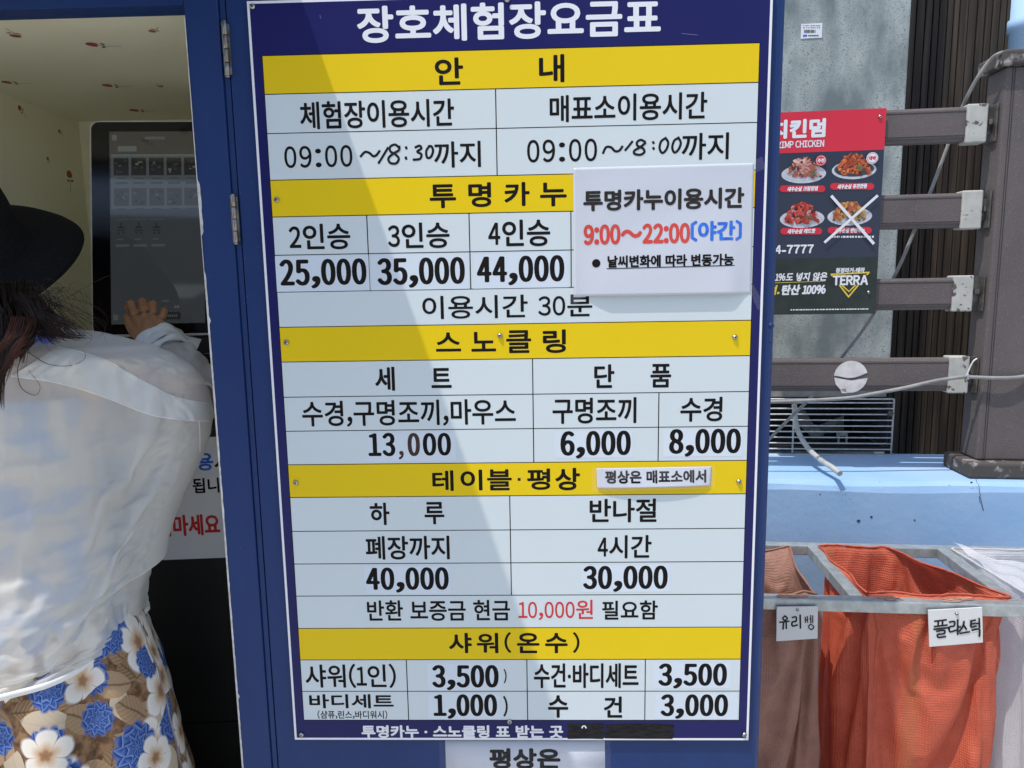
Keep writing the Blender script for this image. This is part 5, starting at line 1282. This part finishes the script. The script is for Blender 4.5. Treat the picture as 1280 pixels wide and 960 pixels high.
# hair: a mass at the nape and loose strands over the shoulder
b = MB(); rr = random.Random(21)
def strand(pts, r_, m):
    q = spline(pts, 7); n_ = len(q); b.tube(q, [r_*(1-.75*(i/(n_-1))**2) for i in range(n_)], 4, m, cap=False)
lk = [(rr.gauss(0, 1), rr.gauss(0, 1), rr.gauss(0, 1)) for _ in range(40)]
for k in range(1300):                      # nape
    g_ = lk[k % 40]; s_ = ((k % 40)+rr.uniform(-.6, .6))/40; x0 = -80+128*s_; y0 = 350+rr.uniform(0, 24); d0 = .02-.06*math.sin(math.pi*min(1, max(0, s_)))
    x1 = x0*.5+6+g_[0]*7+rr.gauss(0, 3); y1 = 424+g_[1]*6+rr.gauss(0, 3)
    strand([at(x0, y0, d0+.02), at(x0*.8+x1*.2+g_[2]*2, y0+24, d0-.03), at((x0+x1)/2+g_[0]*3, (y0+y1)/2+12, -.10), at(x1, y1+10, -.125)], .0008, 0)
for k in range(260):                       # flick to the shoulder
    g_ = lk[k % 12]; y0 = 374+rr.uniform(-8, 12); x0 = 34+rr.gauss(0, 10); xe_ = 70+g_[0]*16+rr.gauss(0, 5); ye_ = 414+g_[1]*5+rr.gauss(0, 2)
    strand([at(x0, y0, -.05), at(x0*.6+xe_*.4+g_[2]*3, y0+18+g_[0]*3, -.09), at(x0*.2+xe_*.8, ye_-8+g_[1]*3, -.11), at(xe_+8, ye_+4+g_[2]*4, -.115)], .0006, 0)
for k in range(700):                       # long locks falling over the back
    g_ = lk[k % 14]; x0 = 2+g_[0]*9+rr.gauss(0, 3); y0 = 405+rr.uniform(-10, 8); xe_ = -14+g_[1]*12+rr.gauss(0, 3); ye_ = 484+g_[2]*14+rr.gauss(0, 5)
    strand([at(x0+26, y0, -.10), at(x0+18+g_[2]*2, y0+22, -.140), at((x0+xe_)/2+g_[1]*4, (y0+ye_)/2+6, -.158), at(xe_, ye_, -.168)], .0007, 1 if (k % 14) % 3 else 0)
for k in range(60):                        # stray wisps
    x0 = 50+rr.gauss(0, 14); y0 = 374+rr.gauss(0, 10); xe_ = 90+rr.gauss(0, 18); ye_ = 402+rr.gauss(0, 18)
    strand([at(x0, y0, -.05), at(x0+14+rr.gauss(0, 6), y0+4+rr.gauss(0, 9), -.08), at(xe_-8+rr.gauss(0, 8), ye_-12+rr.gauss(0, 8), -.10), at(xe_, ye_, -.11)], .00035, 0)
for pts in ([(30, 440), (22, 462), (27, 485), (44, 494), (50, 482), (38, 466), (26, 446)], [(35, 440), (60, 455), (88, 457), (106, 448), (104, 436)], [(20, 430), (12, 465), (2, 492)]):
    strand([on_cloth(x, y, .006) or at(x, y, -.15) for x, y in pts], .0006, 1)
b.build('hair', ['hair', 'hair_red'], person)

# ================================================================== HOUSE ACROSS THE YARD (seen mirrored in the terminal glass)
def mirrored(px, py, dist):
    u, v = KP.hit(px, py); p = KP.pt(u, v, .003); d_ = (p-CAM).normalized(); r_ = d_-KP.N*2*d_.dot(KP.N); return p+r_*(dist/abs(r_.y))
HY = -9.0
def mir(px, py):
    u, v = KP.hit(px, py); p = KP.pt(u, v, .003); d_ = (p-CAM).normalized(); r_ = d_-KP.N*2*d_.dot(KP.N); return p+r_*((HY-p.y)/r_.y)
M['house_wall'] = mat('dark house wall', (.10, .105, .11), (.07, .072, .075), rough=.8, scale=2, bump=.2)
M['siding'] = mat('white siding', (.78, .79, .80), (.72, .73, .74), rough=.5, scale=3)
q0, q1 = mir(186, 321), mir(242, 371)
house = thing('house', 'dark unseen house with white panel sloped to catch sun, mirrored in the terminal glass', 'house', ((q0.x+q1.x)/2, HY-1, 0))
x0, x1 = min(q0.x, q1.x), max(q0.x, q1.x); z0, z1 = q1.z, q0.z
b = MB(); b.box(x0-3, x1+4.5, HY-5, HY-.03, 0, z0-.02); b.box(x0-3, x1+4.5, HY-5, HY-1.6, z0-.02, z1+1.4); b.build('wall', 'house_wall', house)  # dark walls added out of view to dim the terminal glass
b = MB(); nb = 5; dy = 1.25  # white siding laid back so sun brightens its reflection
for k in range(nb):
    ya, yb2 = HY-dy*k/nb, HY-dy*(k+1)/nb; za, zb2 = z0+(z1-z0)*k/nb, z0+(z1-z0)*(k+1)/nb
    b.prism([(x0, ya, za), (x1, ya, za), (x1, yb2, zb2-.03), (x0, yb2, zb2-.03)], (0, -.01, -.02))
fixn(b.build('roof', 'siding', house))
